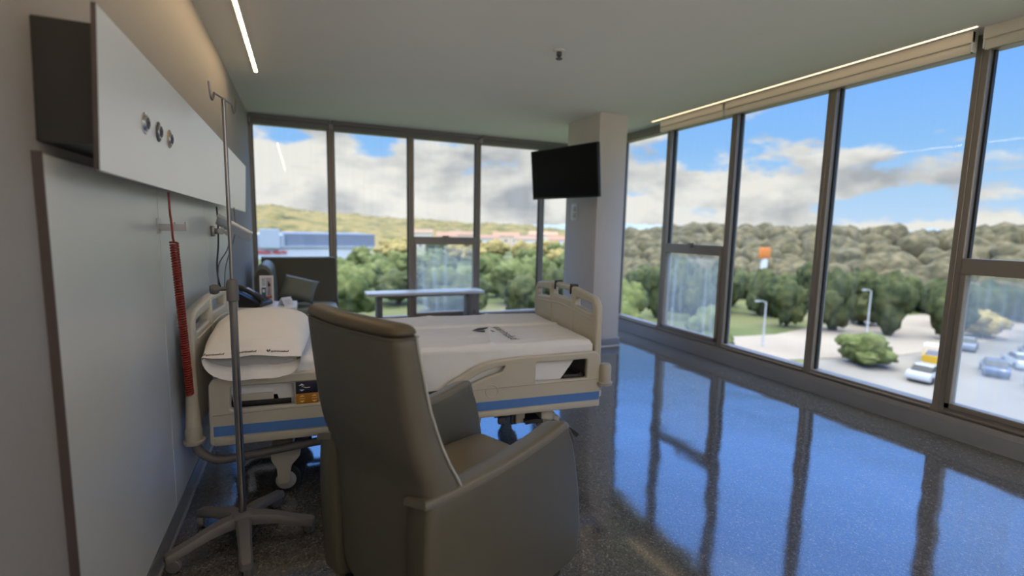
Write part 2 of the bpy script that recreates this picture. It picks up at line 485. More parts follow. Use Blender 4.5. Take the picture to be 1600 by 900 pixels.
t = empty('reading_lamp', (PX, 3.84, 1.345), label='slim white bedside reading lamp tilted on a short wall bracket', cat='lamp')
MB().box(0, .02, -.03, .03, -.035, .035, .004).box(.02, .05, -.014, .014, -.02, .02, .004).done('wall_bracket', M['steel'], t)
MB().lathe([(.02, -.03), (.022, 0), (.02, .03)], (.06, 0, 0), (0, 1, 0)).tube([(.06, 0, .0), (.075, 0, .03), (.12, 0, .05)], .011, 10).lathe([(.016, -.02), (.018, 0), (.016, .02)], (.095, 0, -.012), (0, 1, 0)).done('joint_arm', M['clear'], t)
mt = Matrix.Translation((.135, -.03, .015)) @ Matrix.Rotation(radians(31), 4, 'Y') @ Matrix.Rotation(radians(-25), 4, 'X')
MB().box(-.115, .115, -.10, .06, -.006, .010, .004, 2, mt).done('lamp_head', M['white'], t)
mt2 = mt @ Matrix.Translation((.0, -.02, -.008))
MB().box(-.10, .10, -.07, .07, -.001, .001, 0, 1, mt2).done('lamp_diffuser', M['paper'], t)

def cable(name, pts, r, m, label):
    c = Vector(pts[-1])
    o = MB().tube([Vector(p)-c for p in spline(pts, 8)], r, 8).done(name, m, None, ang=80, label=label, cat='cable')
    o.location = c
cable('power_cord', [(-.535, 3.93, 1.51), (-.532, 3.93, 1.40), (-.535, 3.92, 1.25), (-.535, 3.83, 1.13), (-.53, 3.80, 1.04), (-.525, 3.86, .95), (-.525, 3.90, .86)], .0055, M['black'], 'black cable hanging down the wall panel behind the headboard')
cable('lamp_cord', [(-.46, 3.97, 1.51), (-.455, 3.96, 1.42), (-.455, 3.94, 1.34), (-.475, 3.86, 1.22), (-.52, 3.79, 1.12), (-.53, 3.78, .96)], .004, M['grey'], 'grey cable looping from the reading lamp, outer of two')
cable('lamp_cord', [(-.435, 3.96, 1.51), (-.43, 3.95, 1.40), (-.435, 3.93, 1.31), (-.465, 3.88, 1.20), (-.49, 3.85, 1.09), (-.50, 3.84, .96)], .0035, M['grey'], 'grey cable hanging from the reading lamp, nearer the pole')

# ------------------------------------------------------------------ hospital bed
BP = Vector((-.435, 2.623, 0)); BA = radians(-4.385)
bed = empty('hospital_bed', BP, BA, label='beige hospital bed with side rails and blue stripes', cat='bed')
bmat = M['bed']
def rail(t0, th, outline, holes, name='side_rail', out=-1):
    """plate in the s-z plane; outer face at t0 when out=-1"""
    me = plate_mesh(outline, holes, th, .009)
    return place_mesh(name, me, bmat, bed, lambda c: Vector((c.x, t0 + th/2 + c.z, c.y)))
def near_far(t0, out):
    th = .034
    lo = t0 if out < 0 else t0-th
    of = t0 - .0012 if out < 0 else t0 + .0012     # proud of the outer face
    # head rail
    ol = rpoly([(.0, .335), (.80, .335), (.95, .36), (.97, .46), (.95, .535), (.76, .655), (.60, .672), (.03, .672), (.005, .64)], [.02, .03, .03, .05, .06, .08, .06, .03, .03])
    hw = rpoly([(.095, .51), (.50, .51), (.50, .622), (.095, .622)], .012)
    hg = rpoly([(.62, .62), (.76, .625), (.90, .53), (.90, .505), (.70, .57), (.62, .59)], .012)
    a = rail(lo, th, ol, [hw, hg], 'head_rail')
    MB().box(.02, .955, lo-.006, lo+th+.006, .335, .374, .006).done('rail_lip', bmat, a)
    MB().box(.02, .955, of-.0022, of+.0022, .383, .432).done('rail_stripe', M['blue'], a, label='blue stripe')
    # control label on the rail
    cp = MB().box(.378, .49, lo+.008, lo+th-.004, .505, .63, .003).done('control_panel', bmat, a)
    if out < 0:
        MB().box(.385, .488, of+.004, of+.009, .562, .622, .001).done('navy_label', M['navy'], a)
        MB().box(.385, .488, of+.004, of+.009, .505, .561, .001).done('ochre_label', M['ochre'], a)
        g = MB(); y = of+.003
        for cx in (.413,):
            g.prism([(cx-.014, .603), (cx+.014, .603), (cx, .613)], y, y+.001, XZ).prism([(cx-.012, .582), (cx+.012, .582), (cx, .573)], y, y+.001, XZ)
            g.tube([(cx, y, .599), (cx+.02, y, .590), (cx+.038, y, .592)], .0016, 6)
        g.done('arrow_print', M['pale'], a)
        for cx in (.413, .470):
            g = MB()
            g.prism([(cx-.013, .545), (cx+.013, .545), (cx, .554)], y, y+.001, XZ).prism([(cx-.013, .524), (cx+.013, .524), (cx, .515)], y, y+.001, XZ)
            g.tube([(cx-.013, y, .533), (cx-.004, y, .537), (cx+.004, y, .533), (cx+.013, y, .537)], .0013, 6)
            g.done('arrow_print', M['tan'], a)
    # foot rail
    ol = rpoly([(1.13, .345), (1.16, .335), (2.07, .335), (2.092, .36), (2.092, .64), (2.06, .678), (1.52, .672), (1.35, .655), (1.155, .545), (1.12, .50)], [.02, .02, .02, .02, .03, .03, .1, .09, .05, .04])
    hs = rpoly([(1.195, .505), (1.22, .535), (1.36, .607), (1.483, .63), (1.462, .594), (1.40, .578), (1.26, .528)], [.008, .02, .06, .012, .012, .04, .05])
    hw = rpoly([(1.667, .517), (1.998, .517), (1.998, .633), (1.667, .633)], .010)
    b = rail(lo, th, ol, [hs, hw], 'foot_rail')
    MB().box(1.145, 2.088, lo-.006, lo+th+.006, .335, .372, .006).done('rail_lip', bmat, b)
    MB().box(1.145, 2.085, of-.0022, of+.0022, .378, .428).done('rail_stripe', M['blue'], b, label='blue stripe')
    ring = [Vector((1.402+.036*cos(q*2*pi/32), of, .487+.036*sin(q*2*pi/32))) for q in range(33)]
    MB().tube(ring, .0035, 6, False).done('round_emboss', bmat, b)
    # swage line above the stripe
    MB().tube([(1.16, of+.001, .50), (1.5, of+.001, .505), (2.08, of+.001, .508)], .003, 6).done('rail_crease', M['bed_lo'], b)
    MB().tube([(.02, of+.001, .487), (.3, of+.001, .494), (.94, of+.001, .500)], .003, 6).done('rail_crease', M['bed_lo'], a)
near_far(0., -1)
near_far(1.10, 1)
# end boards: plate in t-z plane
def end_board(s0, th, z0, z1, name, inward):
    w0, w1 = .035, 1.065
    m = (w0+w1)/2
    ol = rpoly([(w0, z0), (w1, z0), (w1, z1-.06), (w1-.05, z1-.012), (m+.17, z1+.022), (m-.17, z1+.022), (w0+.05, z1-.012), (w0, z1-.06)], [.03, .03, .05, .05, .05, .05, .05, .05])
    def hole(a, b, k): return rpoly([(a, z1-.115), (b, z1-.098), (b, z1-.045+k), (a, z1-.060+k)], .016)
    holes = [hole(w0+.055, m-.215, 0), [(w0+w1-x, y) for x, y in reversed(hole(w0+.055, m-.215, 0))]]
    holes.append(rpoly([(m-.15, z1-.07), (m+.15, z1-.07), (m+.15, z1-.015), (m-.15, z1-.015)], .016))
    me = plate_mesh(ol, holes, th, .014, 4)
    o = place_mesh(name, me, bmat, bed, lambda c: Vector((s0+th/2+c.z, c.x, c.y)))
    fi = s0 if inward < 0 else s0+th
    # raised ribs either side of the middle and recessed field below the handles
    for x in (m-.185, m+.185): MB().box(fi-.006, fi+.006, x-.014, x+.014, z0+.05, z1+.006, .005).done('board_rib', bmat, o)
    r = MB().tube([(fi+.001*inward, w0+.05, z1-.15), (fi+.001*inward, m, z1-.118), (fi+.001*inward, w1-.05, z1-.15)], .006, 8)
    r.done('board_crease', bmat, o)
    h = MB().tube([(s0+th/2, m-.17, z1+.0), (s0+th/2, m, z1+.008), (s0+th/2, m+.17, z1+.0)], .02, 12)
    h.done('board_handle', bmat, o)
    return o
hb = end_board(-.100, .05, .42, .995, 'headboard', 1)
fb = end_board(2.065, .046, .45, 1.008, 'footboard', -1)
for x in (.40, .66): MB().box(2.06, 2.115, x-.012, x+.012, 1.018, 1.043, .004).box(2.058, 2.066, x-.010, x+.010, .975, 1.03, .003).done('board_clip', M['black'], fb)
# corner posts and bumper rollers
for s, tt, z0, z1 in ((-.075, .045, .36, .43), (-.075, 1.055, .36, .43), (2.118, -.005, .485, .60), (2.118, 1.105, .485, .60)):
    MB().lathe([(.030, z0-.016), (.046, z0-.014), (.048, z0), (.036, z0+.004), (.037, z1-.015), (.028, z1), (.0, z1+.003)], (s, tt, 0)).done('bumper', M['bed_lo'], bed)
for tt in (.05, 1.05):
    MB().tube([(-.075, tt, .41), (-.075, tt, .60)], [.034, .024], 14).done('corner_post', bmat, bed)
    MB().tube([(2.10, tt, .40), (2.118, tt, .485)], .018, 10).box(2.03, 2.12, tt-.02, tt+.02, .38, .42, .006).done('corner_post', bmat, bed)
# push tube at the head end and frame
MB().tube(spline([(-.075, .05, .345), (-.05, .05, .29), (.02, .05, .247), (.14, .05, .250), (.5, .05, .285), (.9, .06, .30)], 6), .021, 12).done('frame_tube', M['grey'], bed)
MB().tube(spline([(-.075, 1.05, .345), (-.05, 1.05, .29), (.02, 1.05, .247), (.14, 1.05, .250), (.5, 1.05, .285), (.9, 1.04, .30)], 6), .021, 12).done('frame_tube', M['grey'], bed)
f = MB()
for tt in (.16, .94): f.box(-.02, 2.05, tt-.03, tt+.03, .40, .47, .006)
for s in (.0, .7, 1.35, 2.02): f.box(s-.03, s+.03, .13, .97, .41, .46, .006)
f.done('upper_frame', M['bed_lo'], bed)
f = MB().box(.25, 1.85, .24, .31, .235, .285, .006).box(.25, 1.85, .79, .86, .235, .285, .006)
for s in (.30, 1.80): f.box(s-.05, s+.05, .12, .98, .225, .275, .006)
f.done('chassis', M['bed_lo'], bed)
for s in (.62, 1.45):
    MB().box(s-.09, s+.09, .45, .65, .24, .45, .02).done('lift_column', M['dkgrey'], bed)
MB().box(.06, 2.03, .08, 1.02, .46, .494, .006).done('mattress_platform', M['dkgrey'], bed)
# hardware seen through the rail window at the head
MB().box(.10, .36, .0345, .040, .500, .535, .001).done('side_hinge', M['black'], bed)
MB().box(.10, .28, .0345, .040, .537, .572, .001).done('side_hinge', bmat, bed)
MB().box(1.86, 2.02, .0345, .044, .49, .535, .002).lathe([(.012, 0), (.012, .02)], (1.97, .03, .535), (0, 1, 0)).done('side_hinge', M['black'], bed)
# casters
for s, tt in ((.305, .12), (.305, .98), (1.80, .16), (1.80, .94)):
    f = MB().prism(rpoly([(s-.055, .245), (s+.085, .245), (s+.08, .20), (s+.04, .155), (s+.025, .06), (s-.025, .06), (s-.03, .15), (s-.055, .19)], .012), tt-.036, tt-.028, XZ).prism(rpoly([(s-.055, .245), (s+.085, .245), (s+.08, .20), (s+.04, .155), (s+.025, .06), (s-.025, .06), (s-.03, .15), (s-.055, .19)], .012), tt+.028, tt+.036, XZ).box(s-.05, s+.08, tt-.03, tt+.03, .19, .248, .01)
    ca = f.done('caster', bmat, bed)
    MB().lathe([(.05, -.02), (.066, -.018), (.07, -.008), (.07, .008), (.066, .018), (.05, .02)], (s+.01, tt, .0705), (0, 1, 0)).done('caster_wheel', M['rubber'], ca)
    MB().lathe([(.001, -.024), (.045, -.023), (.05, -.02), (.05, .02), (.045, .023), (.001, .024)], (s+.01, tt, .0705), (0, 1, 0)).done('wheel_hub', M['wheel'], ca)
# actuators and the curved cover under the foot end
MB().box(1.48, 1.78, .20, .26, .24, .33, .01).box(1.58, 1.62, .17, .20, .20, .33, .006).box(1.50, 1.54, .17, .20, .21, .25, .004).done('foot_mechanism', M['dkgrey'], bed)
MB().box(1.60, 1.66, .14, .185, .215, .335, .008).done('pedal_bracket', bmat, bed)
MB().box(1.75, 1.83, .10, .125, .175, .31, .012).done('pedal_bracket', bmat, bed)
MB().box(1.18, 1.36, .06, .10, .275, .325, .012).done('pedal_bracket', bmat, bed)
arc = []
for i in range(17):
    q = radians(97-i*3.3)
    arc.append((q, .235+(.0 if i < 2 else .0)))
rings = []
for q, rr in arc:
    s, z = 1.70+.437*cos(q), -.187+.437*sin(q)
    s2, z2 = 1.70+.412*cos(q), -.187+.412*sin(q)
    rings.append([Vector((s, .10, z)), Vector((s, .24, z)), Vector((s2, .24, z2)), Vector((s2, .10, z2))])
MB().skin(rings).done('wheel_cover', M['black'], bed, ang=50)

# sheet over the mattress
def sheet_pt(s, tt):
    w = .004*noise.noise(Vector((s*3, tt*14, 0))) + .0025*noise.noise(Vector((s*16, tt*6, 2)))
    fold = .012*math.exp(-((tt-.60-.03*sin(s*2.2))/.014)**2) - .006*math.exp(-((tt-.575-.03*sin(s*2.2))/.012)**2) + .008*math.exp(-((s-1.52-.25*(tt-.5))/.016)**2)
    fold += .007*math.exp(-((tt-.28-.02*sin(s*4+1))/.02)**2)*max(0, sin(s*1.7)) + .006*math.exp(-((s-.95-.5*(tt-.5))/.02)**2) + .004*noise.noise(Vector((s*5+tt*9, tt*22-s*4, 7)))
    return .742 + w + fold
sh = MB()
s0, s1, t0, t1 = .015, 2.055, .055, 1.045
def sheet_grid(a, b):
    # a along s, b across: goes up the near skirt, over the top, down the far skirt
    s = s0 + (s1-s0)*a
    zb = .50 + (.13*min(1, (s-1.84)/.10) if s > 1.84 else 0) + (.055 if s < .30 else 0)
    if b < .15:
        z = zb + (.715-zb)*b/.15
        tt = t0 - .004 + .008*noise.noise(Vector((s*9, z*6, 4)))
        return Vector((s, tt, z))
    if b > .85:
        z = .50 + (.715-.50)*(1-b)/.15
        return Vector((s, t1+.004+.008*noise.noise(Vector((s*9, z*6, 9))), z))
    q = (b-.15)/.70; tt = t0+(t1-t0)*q
    e = min(tt-t0, t1-tt, s-s0+.0, s1-s)
    r = .028
    drop = 0 if e > r else r - sqrt(max(r*r-(r-e)**2, 0))
    return Vector((s, tt, sheet_pt(s, tt)-drop))
sh.verts_grid(sheet_grid, 190, 150)
# the two ends
for s, k in ((s0, 0), (s1, 1)):
    sh.verts_grid(lambda a, b: Vector((s, t0+(t1-t0)*a, .50+(.714-.50)*b)), 30, 8)
bs = sh.done('bed_sheet', M['linen'], None, ang=60, label='white fitted sheet covering the mattress of the hospital bed', cat='bed sheet')
bs.location = BP; bs.rotation_euler = (0, 0, BA)
# the emblem and word printed on the sheet
def heart(k):
    """two leaf lobes of the printed emblem, size k"""
    A = [(0, -.5), (-.42, -.05), (-.47, .28), (-.30, .46), (-.08, .34), (0, .08)]
    B = [(.05, -.46), (.07, .1), (.16, .42), (.38, .62), (.50, .40), (.46, .02), (.30, -.22)]
    return [[(x*k, y*k) for x, y in L] for L in (A, B)]
def print_on(name, parent, lines, P, m):
    """flat printed shapes carried by a surface; P maps print x,y to a point"""
    bm = bmesh.new()
    for me in lines:
        b2 = bmesh.new(); b2.from_mesh(me)
        vmap = {}
        for v in b2.verts: vmap[v] = bm.verts.new(P(v.co.x, v.co.y))
        for f in b2.faces:
            try: bm.faces.new([vmap[v] for v in f.verts])
            except ValueError: pass
        b2.free()
    mb = MB(); mb.bm.free(); mb.bm = bm
    return mb.done(name, m, parent, flat=True)
def poly_mesh(polys, dx=0, dy=0):
    bm = bmesh.new()
    for L in polys: bm.faces.new([bm.verts.new((x+dx, y+dy, 0)) for x, y in L])
    me = bpy.data.meshes.new('p'); bm.to_mesh(me); bm.free(); return me
def shift(me, dx, dy):
    for v in me.vertices: v.co.x += dx; v.co.y += dy
    return me
# print x runs towards the near side (-t), print y towards the foot
word = text_mesh('quir\u00f3nsalud', .085, 0, 0)
wx = max(v.co.x for v in word.vertices)
def onsheet(x, y):
    s, tt = 1.56 + y, .52 - x
    return Vector((s, tt, sheet_pt(s, tt)+.0012))
print_on('sheet_print', bs, [shift(word, -.02, .0)], onsheet, M['print'])
def onsheet2(x, y):
    s, tt = 1.46 + y, .46 - x
    return Vector((s, tt, sheet_pt(s, tt)+.0012))
print_on('sheet_emblem', bs, [poly_mesh(heart(.13))], onsheet2, M['print'])

# pillow in its open case
PR = [ # t, half width, z centre, top bulge, bottom bulge
    (.76, .10, .775, .010, .010), (.745, .175, .785, .025, .025), (.70, .205, .80, .062, .04), (.58, .222, .812, .100, .052), (.42, .228, .812, .122, .058),
    (.28, .228, .808, .122, .055), (.16, .226, .800, .105, .050), (.08, .222, .790, .075, .040), (.03, .216, .780, .046, .045), (-.005, .212, .774, .020, .075), (-.032, .212, .770, .004, .112)]
SC = .205
def pil_ring(t, a, zc, zt, zb, n=72, tilt=.04):
    out = []
    for k in range(n):
        q = 2*pi*k/n; x = cos(q); y = sin(q)
        x2 = math.copysign(abs(x)**.75, x)
        h = (zt if y > 0 else zb)*abs(y)**.85*(1 if y > 0 else -1)
        wr = .004*noise.noise(Vector((x2*4, t*9, y*2))) + .007*noise.noise(Vector((x2*2.5+t*6, t*10-x2*3, y*2+4)))*min(1, max(0, t*5))
        wr -= .010*math.exp(-((x2-.55-.5*(t-.3))/.09)**2)*math.exp(-((t-.28)/.16)**2) if y > 0 else 0
        out.append(Vector((SC + a*x2, t - .018*(1-abs(x2))*(1 if t < 0 else 0), zc + h + wr - tilt*x2*a + .012*sin(3*x2+1)*(1 if t < .05 else 0)*abs(1-abs(x2)))))
    return out
prn = list(reversed(PR))
mid = []
for a, b in zip(prn, prn[1:]):
    for j in range(5):
        f = j/5; mid.append(tuple(a[i]+(b[i]-a[i])*f for i in range(5)))
mid.append(prn[-1])
pc = MB().skin([pil_ring(*r) for r in mid], True, False, True)
pil = pc.done('pillow', M['pillow'], None, ang=80, label='plump white printed pillow at the head of the hospital bed', cat='pillow')
pil.location = BP; pil.rotation_euler = (0, 0, BA)
ri = [pil_ring(t, a*.93, zc, zt*.9, zb*.85) for t, a, zc, zt, zb in ((.05, .219, .785, .06, .042), (.02, .214, .777, .035, .055), (.004, .212, .775, .018, .070))]
MB().skin(ri, True, True, True).done('inner_pillow', M['inner'], pil, ang=80)
bvh = BVHTree.FromObject(pil, bpy.context.evaluated_depsgraph_get()) if False else None
dgp = bpy.context.evaluated_depsgraph_get()
bmv = bmesh.new(); bmv.from_mesh(pil.data); ptree = BVHTree.FromBMesh(bmv)
def onpillow(x0):
    def P(x, y):
        o = Vector((x0+x, -.24+.0, .93+y*1.0)); d = Vector((0, .80, -.60))
        o = Vector((x0+x, -.20, .79+.0+y*1.25+.108))
        h = ptree.ray_cast(o, Vector((0, .85, -.53)).normalized())
        if h[0] is None: return Vector((x0+x, 0, .70))
        return h[0] - Vector((0, .85, -.53)).normalized()*.0018
    return P
for x0 in (-.008, .130, .268):
    w = shift(text_mesh('quir\u00f3nsalud', .0165, 0, 0, bold=.0004), .014, 0)
    lines = [w, poly_mesh(heart(.0165), .004, .006)]
    print_on('pillow_print', pil, lines, onpillow(x0), M['print'])
bmv.free()

# ------------------------------------------------------------------ IV stand
t = empty('drip_stand', (-.275, 2.33, 0), label='tall steel drip stand on a grey five legged wheeled base', cat='drip stand')
MB().cyl((0, 0, .135), (.0, 0, 1.12), .0155, seg=20).done('lower_pole', M['steel'], t)
MB().cyl((0, 0, 1.10), (0, 0, 1.895), .0078, seg=16).done('upper_pole', M['steel'], t)
MB().lathe([(.017, 1.075), (.023, 1.08), (.023, 1.15), (.019, 1.165), (.010, 1.17)]).done('pole_collar', M['grey'], t)
kn = MB().cyl((-.015, -.0, 1.13), (-.055, -.015, 1.13), .009)
for i in range(1): kn.lathe([(.0, -.018), (.016, -.016), (.021, -.006), (.021, .006), (.016, .016), (.0, .018)], (-.062, -.018, 1.13), (-1, -.3, 0))
kn.done('clamp_knob', M['dkgrey'], t)
hd = Vector((cos(radians(78)), sin(radians(78)), 0))
for sg in (-1, 1):
    pts = [Vector((0, 0, 1.892)), hd*sg*.082+Vector((0, 0, 1.892)), hd*sg*.095+Vector((0, 0, 1.888)), hd*sg*.104+Vector((0, 0, 1.868)), hd*sg*.116+Vector((0, 0, 1.862)), hd*sg*.128+Vector((0, 0, 1.874)), hd*sg*.140+Vector((0, 0, 1.922))]
    MB().tube(spline(pts, 6), .0042, 10).done('hook_arm', M['steel'], t)
MB().lathe([(.0, .085), (.045, .088), (.055, .10), (.052, .125), (.036, .137), (.024, .142), (.0, .142)]).done('base_hub', M['grey'], t)
for k in range(5):
    a = radians(-154.6+72*k); d = Vector((cos(a), sin(a), 0)); p = Vector((-d.y, d.x, 0))
    rings = []
    for f, w, zt, th in ((.03, .030, .130, .045), (.08, .030, .130, .042), (.14, .027, .118, .036), (.20, .025, .100, .032), (.25, .026, .088, .032), (.285, .024, .080, .032), (.295, .017, .074, .026)):
        c = d*f
        rings.append([c-p*w+Vector((0, 0, zt-th)), c+p*w+Vector((0, 0, zt-th)), c+p*w+Vector((0, 0, zt-.012)), c+p*w*.7+Vector((0, 0, zt)), c-p*w*.7+Vector((0, 0, zt)), c-p*w+Vector((0, 0, zt-.012))])
    lg = MB().skin(rings).done('leg', M['grey'], t, ang=50)
    c = d*.268 + p*.012
    MB().lathe([(.012, -.011), (.024, -.011), (.027, -.008), (.027, .008), (.024, .011), (.012, .011)], c+p*.0+Vector((0, 0, .0275)), (p*.8+d*.6)).lathe([(.001, -.016), (.017, -.015), (.017, .015), (.001, .016)], c+Vector((0, 0, .0275)), (p*.8+d*.6)).done('caster_wheel', M['grey'], lg)
    MB().cyl(c+Vector((0, 0, .03)), c+Vector((0, 0, .062)), .012, seg=12).done('caster_fork', M['dkgrey'], lg)

# ------------------------------------------------------------------ recliner in front
CA = radians(23.9)
ch = empty('recliner_chair', (1.021, 1.608, 0), CA, label='high backed olive vinyl recliner chair beside the bed, seen from behind', cat='armchair')
W = .66
# back: rings over height. rear face u, thickness, right edge n0, left edge n1
BK = [(.085, -.770, .17, .030, .575), (.20, -.776, .17, .022, .580), (.34, -.780, .17, .016, .575), (.46, -.784, .165, .010, .575), (.55, -.786, .155, .004, .592), (.63, -.790, .145, .004, .618), (.70, -.818, .135, .010, .620),
      (.78, -.838, .122, .016, .610), (.88, -.858, .112, .022, .592), (.98, -.872, .105, .026, .582), (1.06, -.882, .100, .028, .576), (1.095, -.886, .098, .030, .573), (1.105, -.886, .098, .030, .572)]
def back_ring(z, u, th, n0, n1, m=9):
    nm = (n0+n1)/2; hw = (n1-n0)/2
    pts = []
    r = min(.045, th*.4)
    # rear face, slightly convex, from right to left
    for i in range(m):
        f = -1+2*i/(m-1)
        x = f*(hw-r)
        pts.append(Vector((u + .018*(f*f), nm+x, z)))
    ru = u+.018
    # left rear corner to left front edge
    for q in (30, 60, 90):
        pts.append(Vector((ru + r*(1-cos(radians(q))), nm+hw-r+r*sin(radians(q)), z)))
    pts.append(Vector((u+th*.75, nm+hw, z))); pts.append(Vector((u+th, nm+hw-.006, z)))
    for i in range(m):
        f = 1-2*i/(m-1)
        pts.append(Vector((u+th-.03*(1-f*f)-.004, nm+f*(hw-.03), z)))
    pts.append(Vector((u+th, nm-hw+.006, z))); pts.append(Vector((u+th*.75, nm-hw, z)))
    for q in (90, 60, 30):
        pts.append(Vector((ru + r*(1-cos(radians(q))), nm-hw+r-r*sin(radians(q)), z)))
    return pts
bb = MB().skin([back_ring(*b) for b in BK])
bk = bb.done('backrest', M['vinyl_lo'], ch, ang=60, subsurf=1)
# soft top pad over the back
def lerp_bk(z):
    z = min(z, 1.105)
    for a, b in zip(BK, BK[1:]):
        if a[0] <= z <= b[0]:
            f = (z-a[0])/(b[0]-a[0]); return tuple(a[i]+(b[i]-a[i])*f for i in range(5))
tp = []
z0_, u0_, th0_, a0_, b0_ = 1.10, *lerp_bk(1.10)[1:]
for dz, k in ((0, -.0015), (.012, -.0015), (.024, .002), (.033, .010), (.038, .024), (.040, .040)):
    tp.append(back_ring(z0_+dz+.0, u0_+k, th0_-2*k, a0_+k, b0_-k))
MB().skin(tp).done('top_pad', M['vinyl_pad'], bk, ang=60, subsurf=1)
for n in (0, 1):
    pts = []
    for z in (.62, .66, .70, .76, .82, .88, .94, 1.0, 1.06, 1.09, 1.105):
        _, u, th, n0, n1 = lerp_bk(z)
        pts.append(Vector((u+th-.006, (n0+.004 if n == 0 else n1-.004), z)))
    MB().tube(pts, .0042, 8).done('piping', M['piping'], bk)
pts = back_ring(1.10, u0_-.001, th0_+.002, a0_-.001, b0_+.001)
MB().tube(pts+[pts[0]], .0022, 6, False).done('top_seam', M['vinyl_lo'], bk)
# seat
def cushion(x0, x1, y0, y1, z0, z1, crown, r, nx=14, ny=14):
    mb = MB()
    def P(a, b, top):
        x = x0+(x1-x0)*a; y = y0+(y1-y0)*b
        e = 1-max(abs(2*a-1)**6, abs(2*b-1)**6)
        return Vector((x, y, (z1-r*(1-e)+crown*(1-(2*a-1)**2)*(1-(2*b-1)**2)) if top else z0))
    rings = []
    mb.verts_grid(lambda a, b: P(a, b, True), nx, ny)
    g = [(i/(nx-1), 0) for i in range(nx)]+[(1, j/(ny-1)) for j in range(1, ny)]+[(1-i/(nx-1), 1) for i in range(1, nx)]+[(0, 1-j/(ny-1)) for j in range(1, ny-1)]
    mb.skin([[P(a, b, True) for a, b in g], [P(a, b, False) for a, b in g]], True, False, True)
    bmesh.ops.remove_doubles(mb.bm, verts=mb.bm.verts, dist=.0005)
    return mb
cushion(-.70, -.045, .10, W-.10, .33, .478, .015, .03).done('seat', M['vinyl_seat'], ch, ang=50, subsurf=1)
MB().box(-.72, -.065, .085, W-.085, .10, .335, .01).done('seat_base', M['vinyl_lo'], ch)
# arms: side outline in u-z, thick along n, with a rolled pad on top
AO = [(-.775, .085), (-.05, .072), (-.018, .10), (-.010, .20), (-.016, .30), (-.040, .44), (-.080, .590), (-.122, .668), (-.20, .652), (-.46, .624), (-.73, .616), (-.783, .620), (-.792, .45), (-.785, .25)]
def arm(n_out, n_in, dz=0.):
    low = lambda z, f: z - dz*f*max(0, min(1, (z-.30)/.25))   # the arm top falls towards the seat
    sgn = 1 if n_in > n_out else -1
    mb = MB()
    ol = [Vector((x, y)) for x, y in rpoly(AO, [.03, .03, .02, .1, .1, .1, .06, .012, .05, .1, .1, .03, .1, .1], 5)]
    c = Vector((-.42, .36))
    rings = []
    for f, k in ((0, .018), (.04, .006), (.12, .0), (.5, -.0), (.88, .0), (.96, .006), (1, .018)):
        n = n_out+(n_in-n_out)*f
        ring = []
        for i, p in enumerate(ol):
            d = (p-c); l = d.length; q = c + d*(1-k/l)
            ring.append(Vector((q.x, n, low(q.y, f))))
        rings.append(ring)
    mb.skin(rings)
    a = mb.done('armrest', M['vinyl'], ch, ang=50)
    # pad strip along the top and down the front
    path = spline([(-.790, .626), (-.70, .617), (-.46, .626), (-.26, .648), (-.165, .667), (-.120, .664), (-.080, .600)], 5)
    rr = []
    for i, p in enumerate(path):
        p = Vector((p.x, p.y)); q = path[min(i+1, len(path)-1)]-path[max(i-1, 0)]
        nrm = Vector((-q.y, q.x)).normalized()
        end = min(1, .35+.65*min(i, len(path)-1-i)/4)
        h = .013*end; wdt = 1 if i < len(path)-6 else .55+.45*(len(path)-1-i)/6
        m = (n_out+n_in)/2; hw = abs(n_in-n_out)/2*1.02*wdt
        off = -(abs(n_in-n_out)/2)*(1-wdt)*sgn*(-1)*.0
        sec = []
        for yy, zz in ((-1, -.022), (-1, .0), (-.93, .55), (-.75, .9), (-.4, 1), (.4, 1), (.75, .9), (.93, .55), (1, 0), (1, -.022)):
            hh = nrm*(h*zz if zz > -.02 else -.02)
            sec.append(Vector((p.x+hh.x, m+yy*hw, low(p.y+hh.y, .5+.5*yy*sgn))))
        rr.append(sec)
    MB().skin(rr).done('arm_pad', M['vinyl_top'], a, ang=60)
    seam = [Vector((p.x, n_out-sgn*.001, p.y-.014)) for p in path]
    MB().tube(seam, .003, 6).done('arm_seam', M['vinyl_lo'], a)
arm(0., .105, .026)
arm(W, W-.105, -.035)
for u, n in ((-.10, .07), (-.10, W-.07), (-.70, .07), (-.70, W-.07)):
    q = MB().lathe([(.012, -.022), (.026, -.022), (.030, -.016), (.030, -.003), (.012, -.002), (.012, .002), (.030, .003), (.030, .016), (.026, .022), (.012, .022)], (u, n, .0305), (.5, 1, 0)).cyl((u, n, .03), (u, n, .10), .014, seg=12)
    q.done('caster', M['black'], ch)

# ------------------------------------------------------------------ bedside table and what stands on it
t = empty('bedside_table', (-.30, 4.40, 0), label='white bedside table at the wall beyond the bed', cat='table')
MB().box(-.245, .245, -.19, .19, .715, .75, .004).done('table_top', M['white'], t)
MB().box(-.22, .22, -.175, .175, .10, .715, .006).done('cabinet_body', M['white'], t)
d = MB().box(-.215, .215, -.186, -.176, .50, .70, .003).done('drawer', M['white'], t)
MB().tube([(-.06, -.186, .60), (-.06, -.206, .60), (.06, -.206, .60), (.06, -.186, .60)], .005, 8).done('drawer_handle', M['alu'], d)
d = MB().box(-.215, .215, -.186, -.176, .12, .49, .003).done('cabinet_door', M['white'], t)
MB().tube([(-.06, -.186, .45), (-.06, -.206, .45), (.06, -.206, .45), (.06, -.186, .45)], .005, 8).done('door_handle', M['alu'], d)
for x in (-.19, .19):
    for y in (-.14, .14):
        MB().lathe([(.008, -.012), (.026, -.012), (.028, 0), (.026, .012), (.008, .012)], (x, y, .028), (1, 0, 0)).cyl((x, y, .03), (x, y, .10), .01, seg=10).done('caster', M['dkgrey'], t)

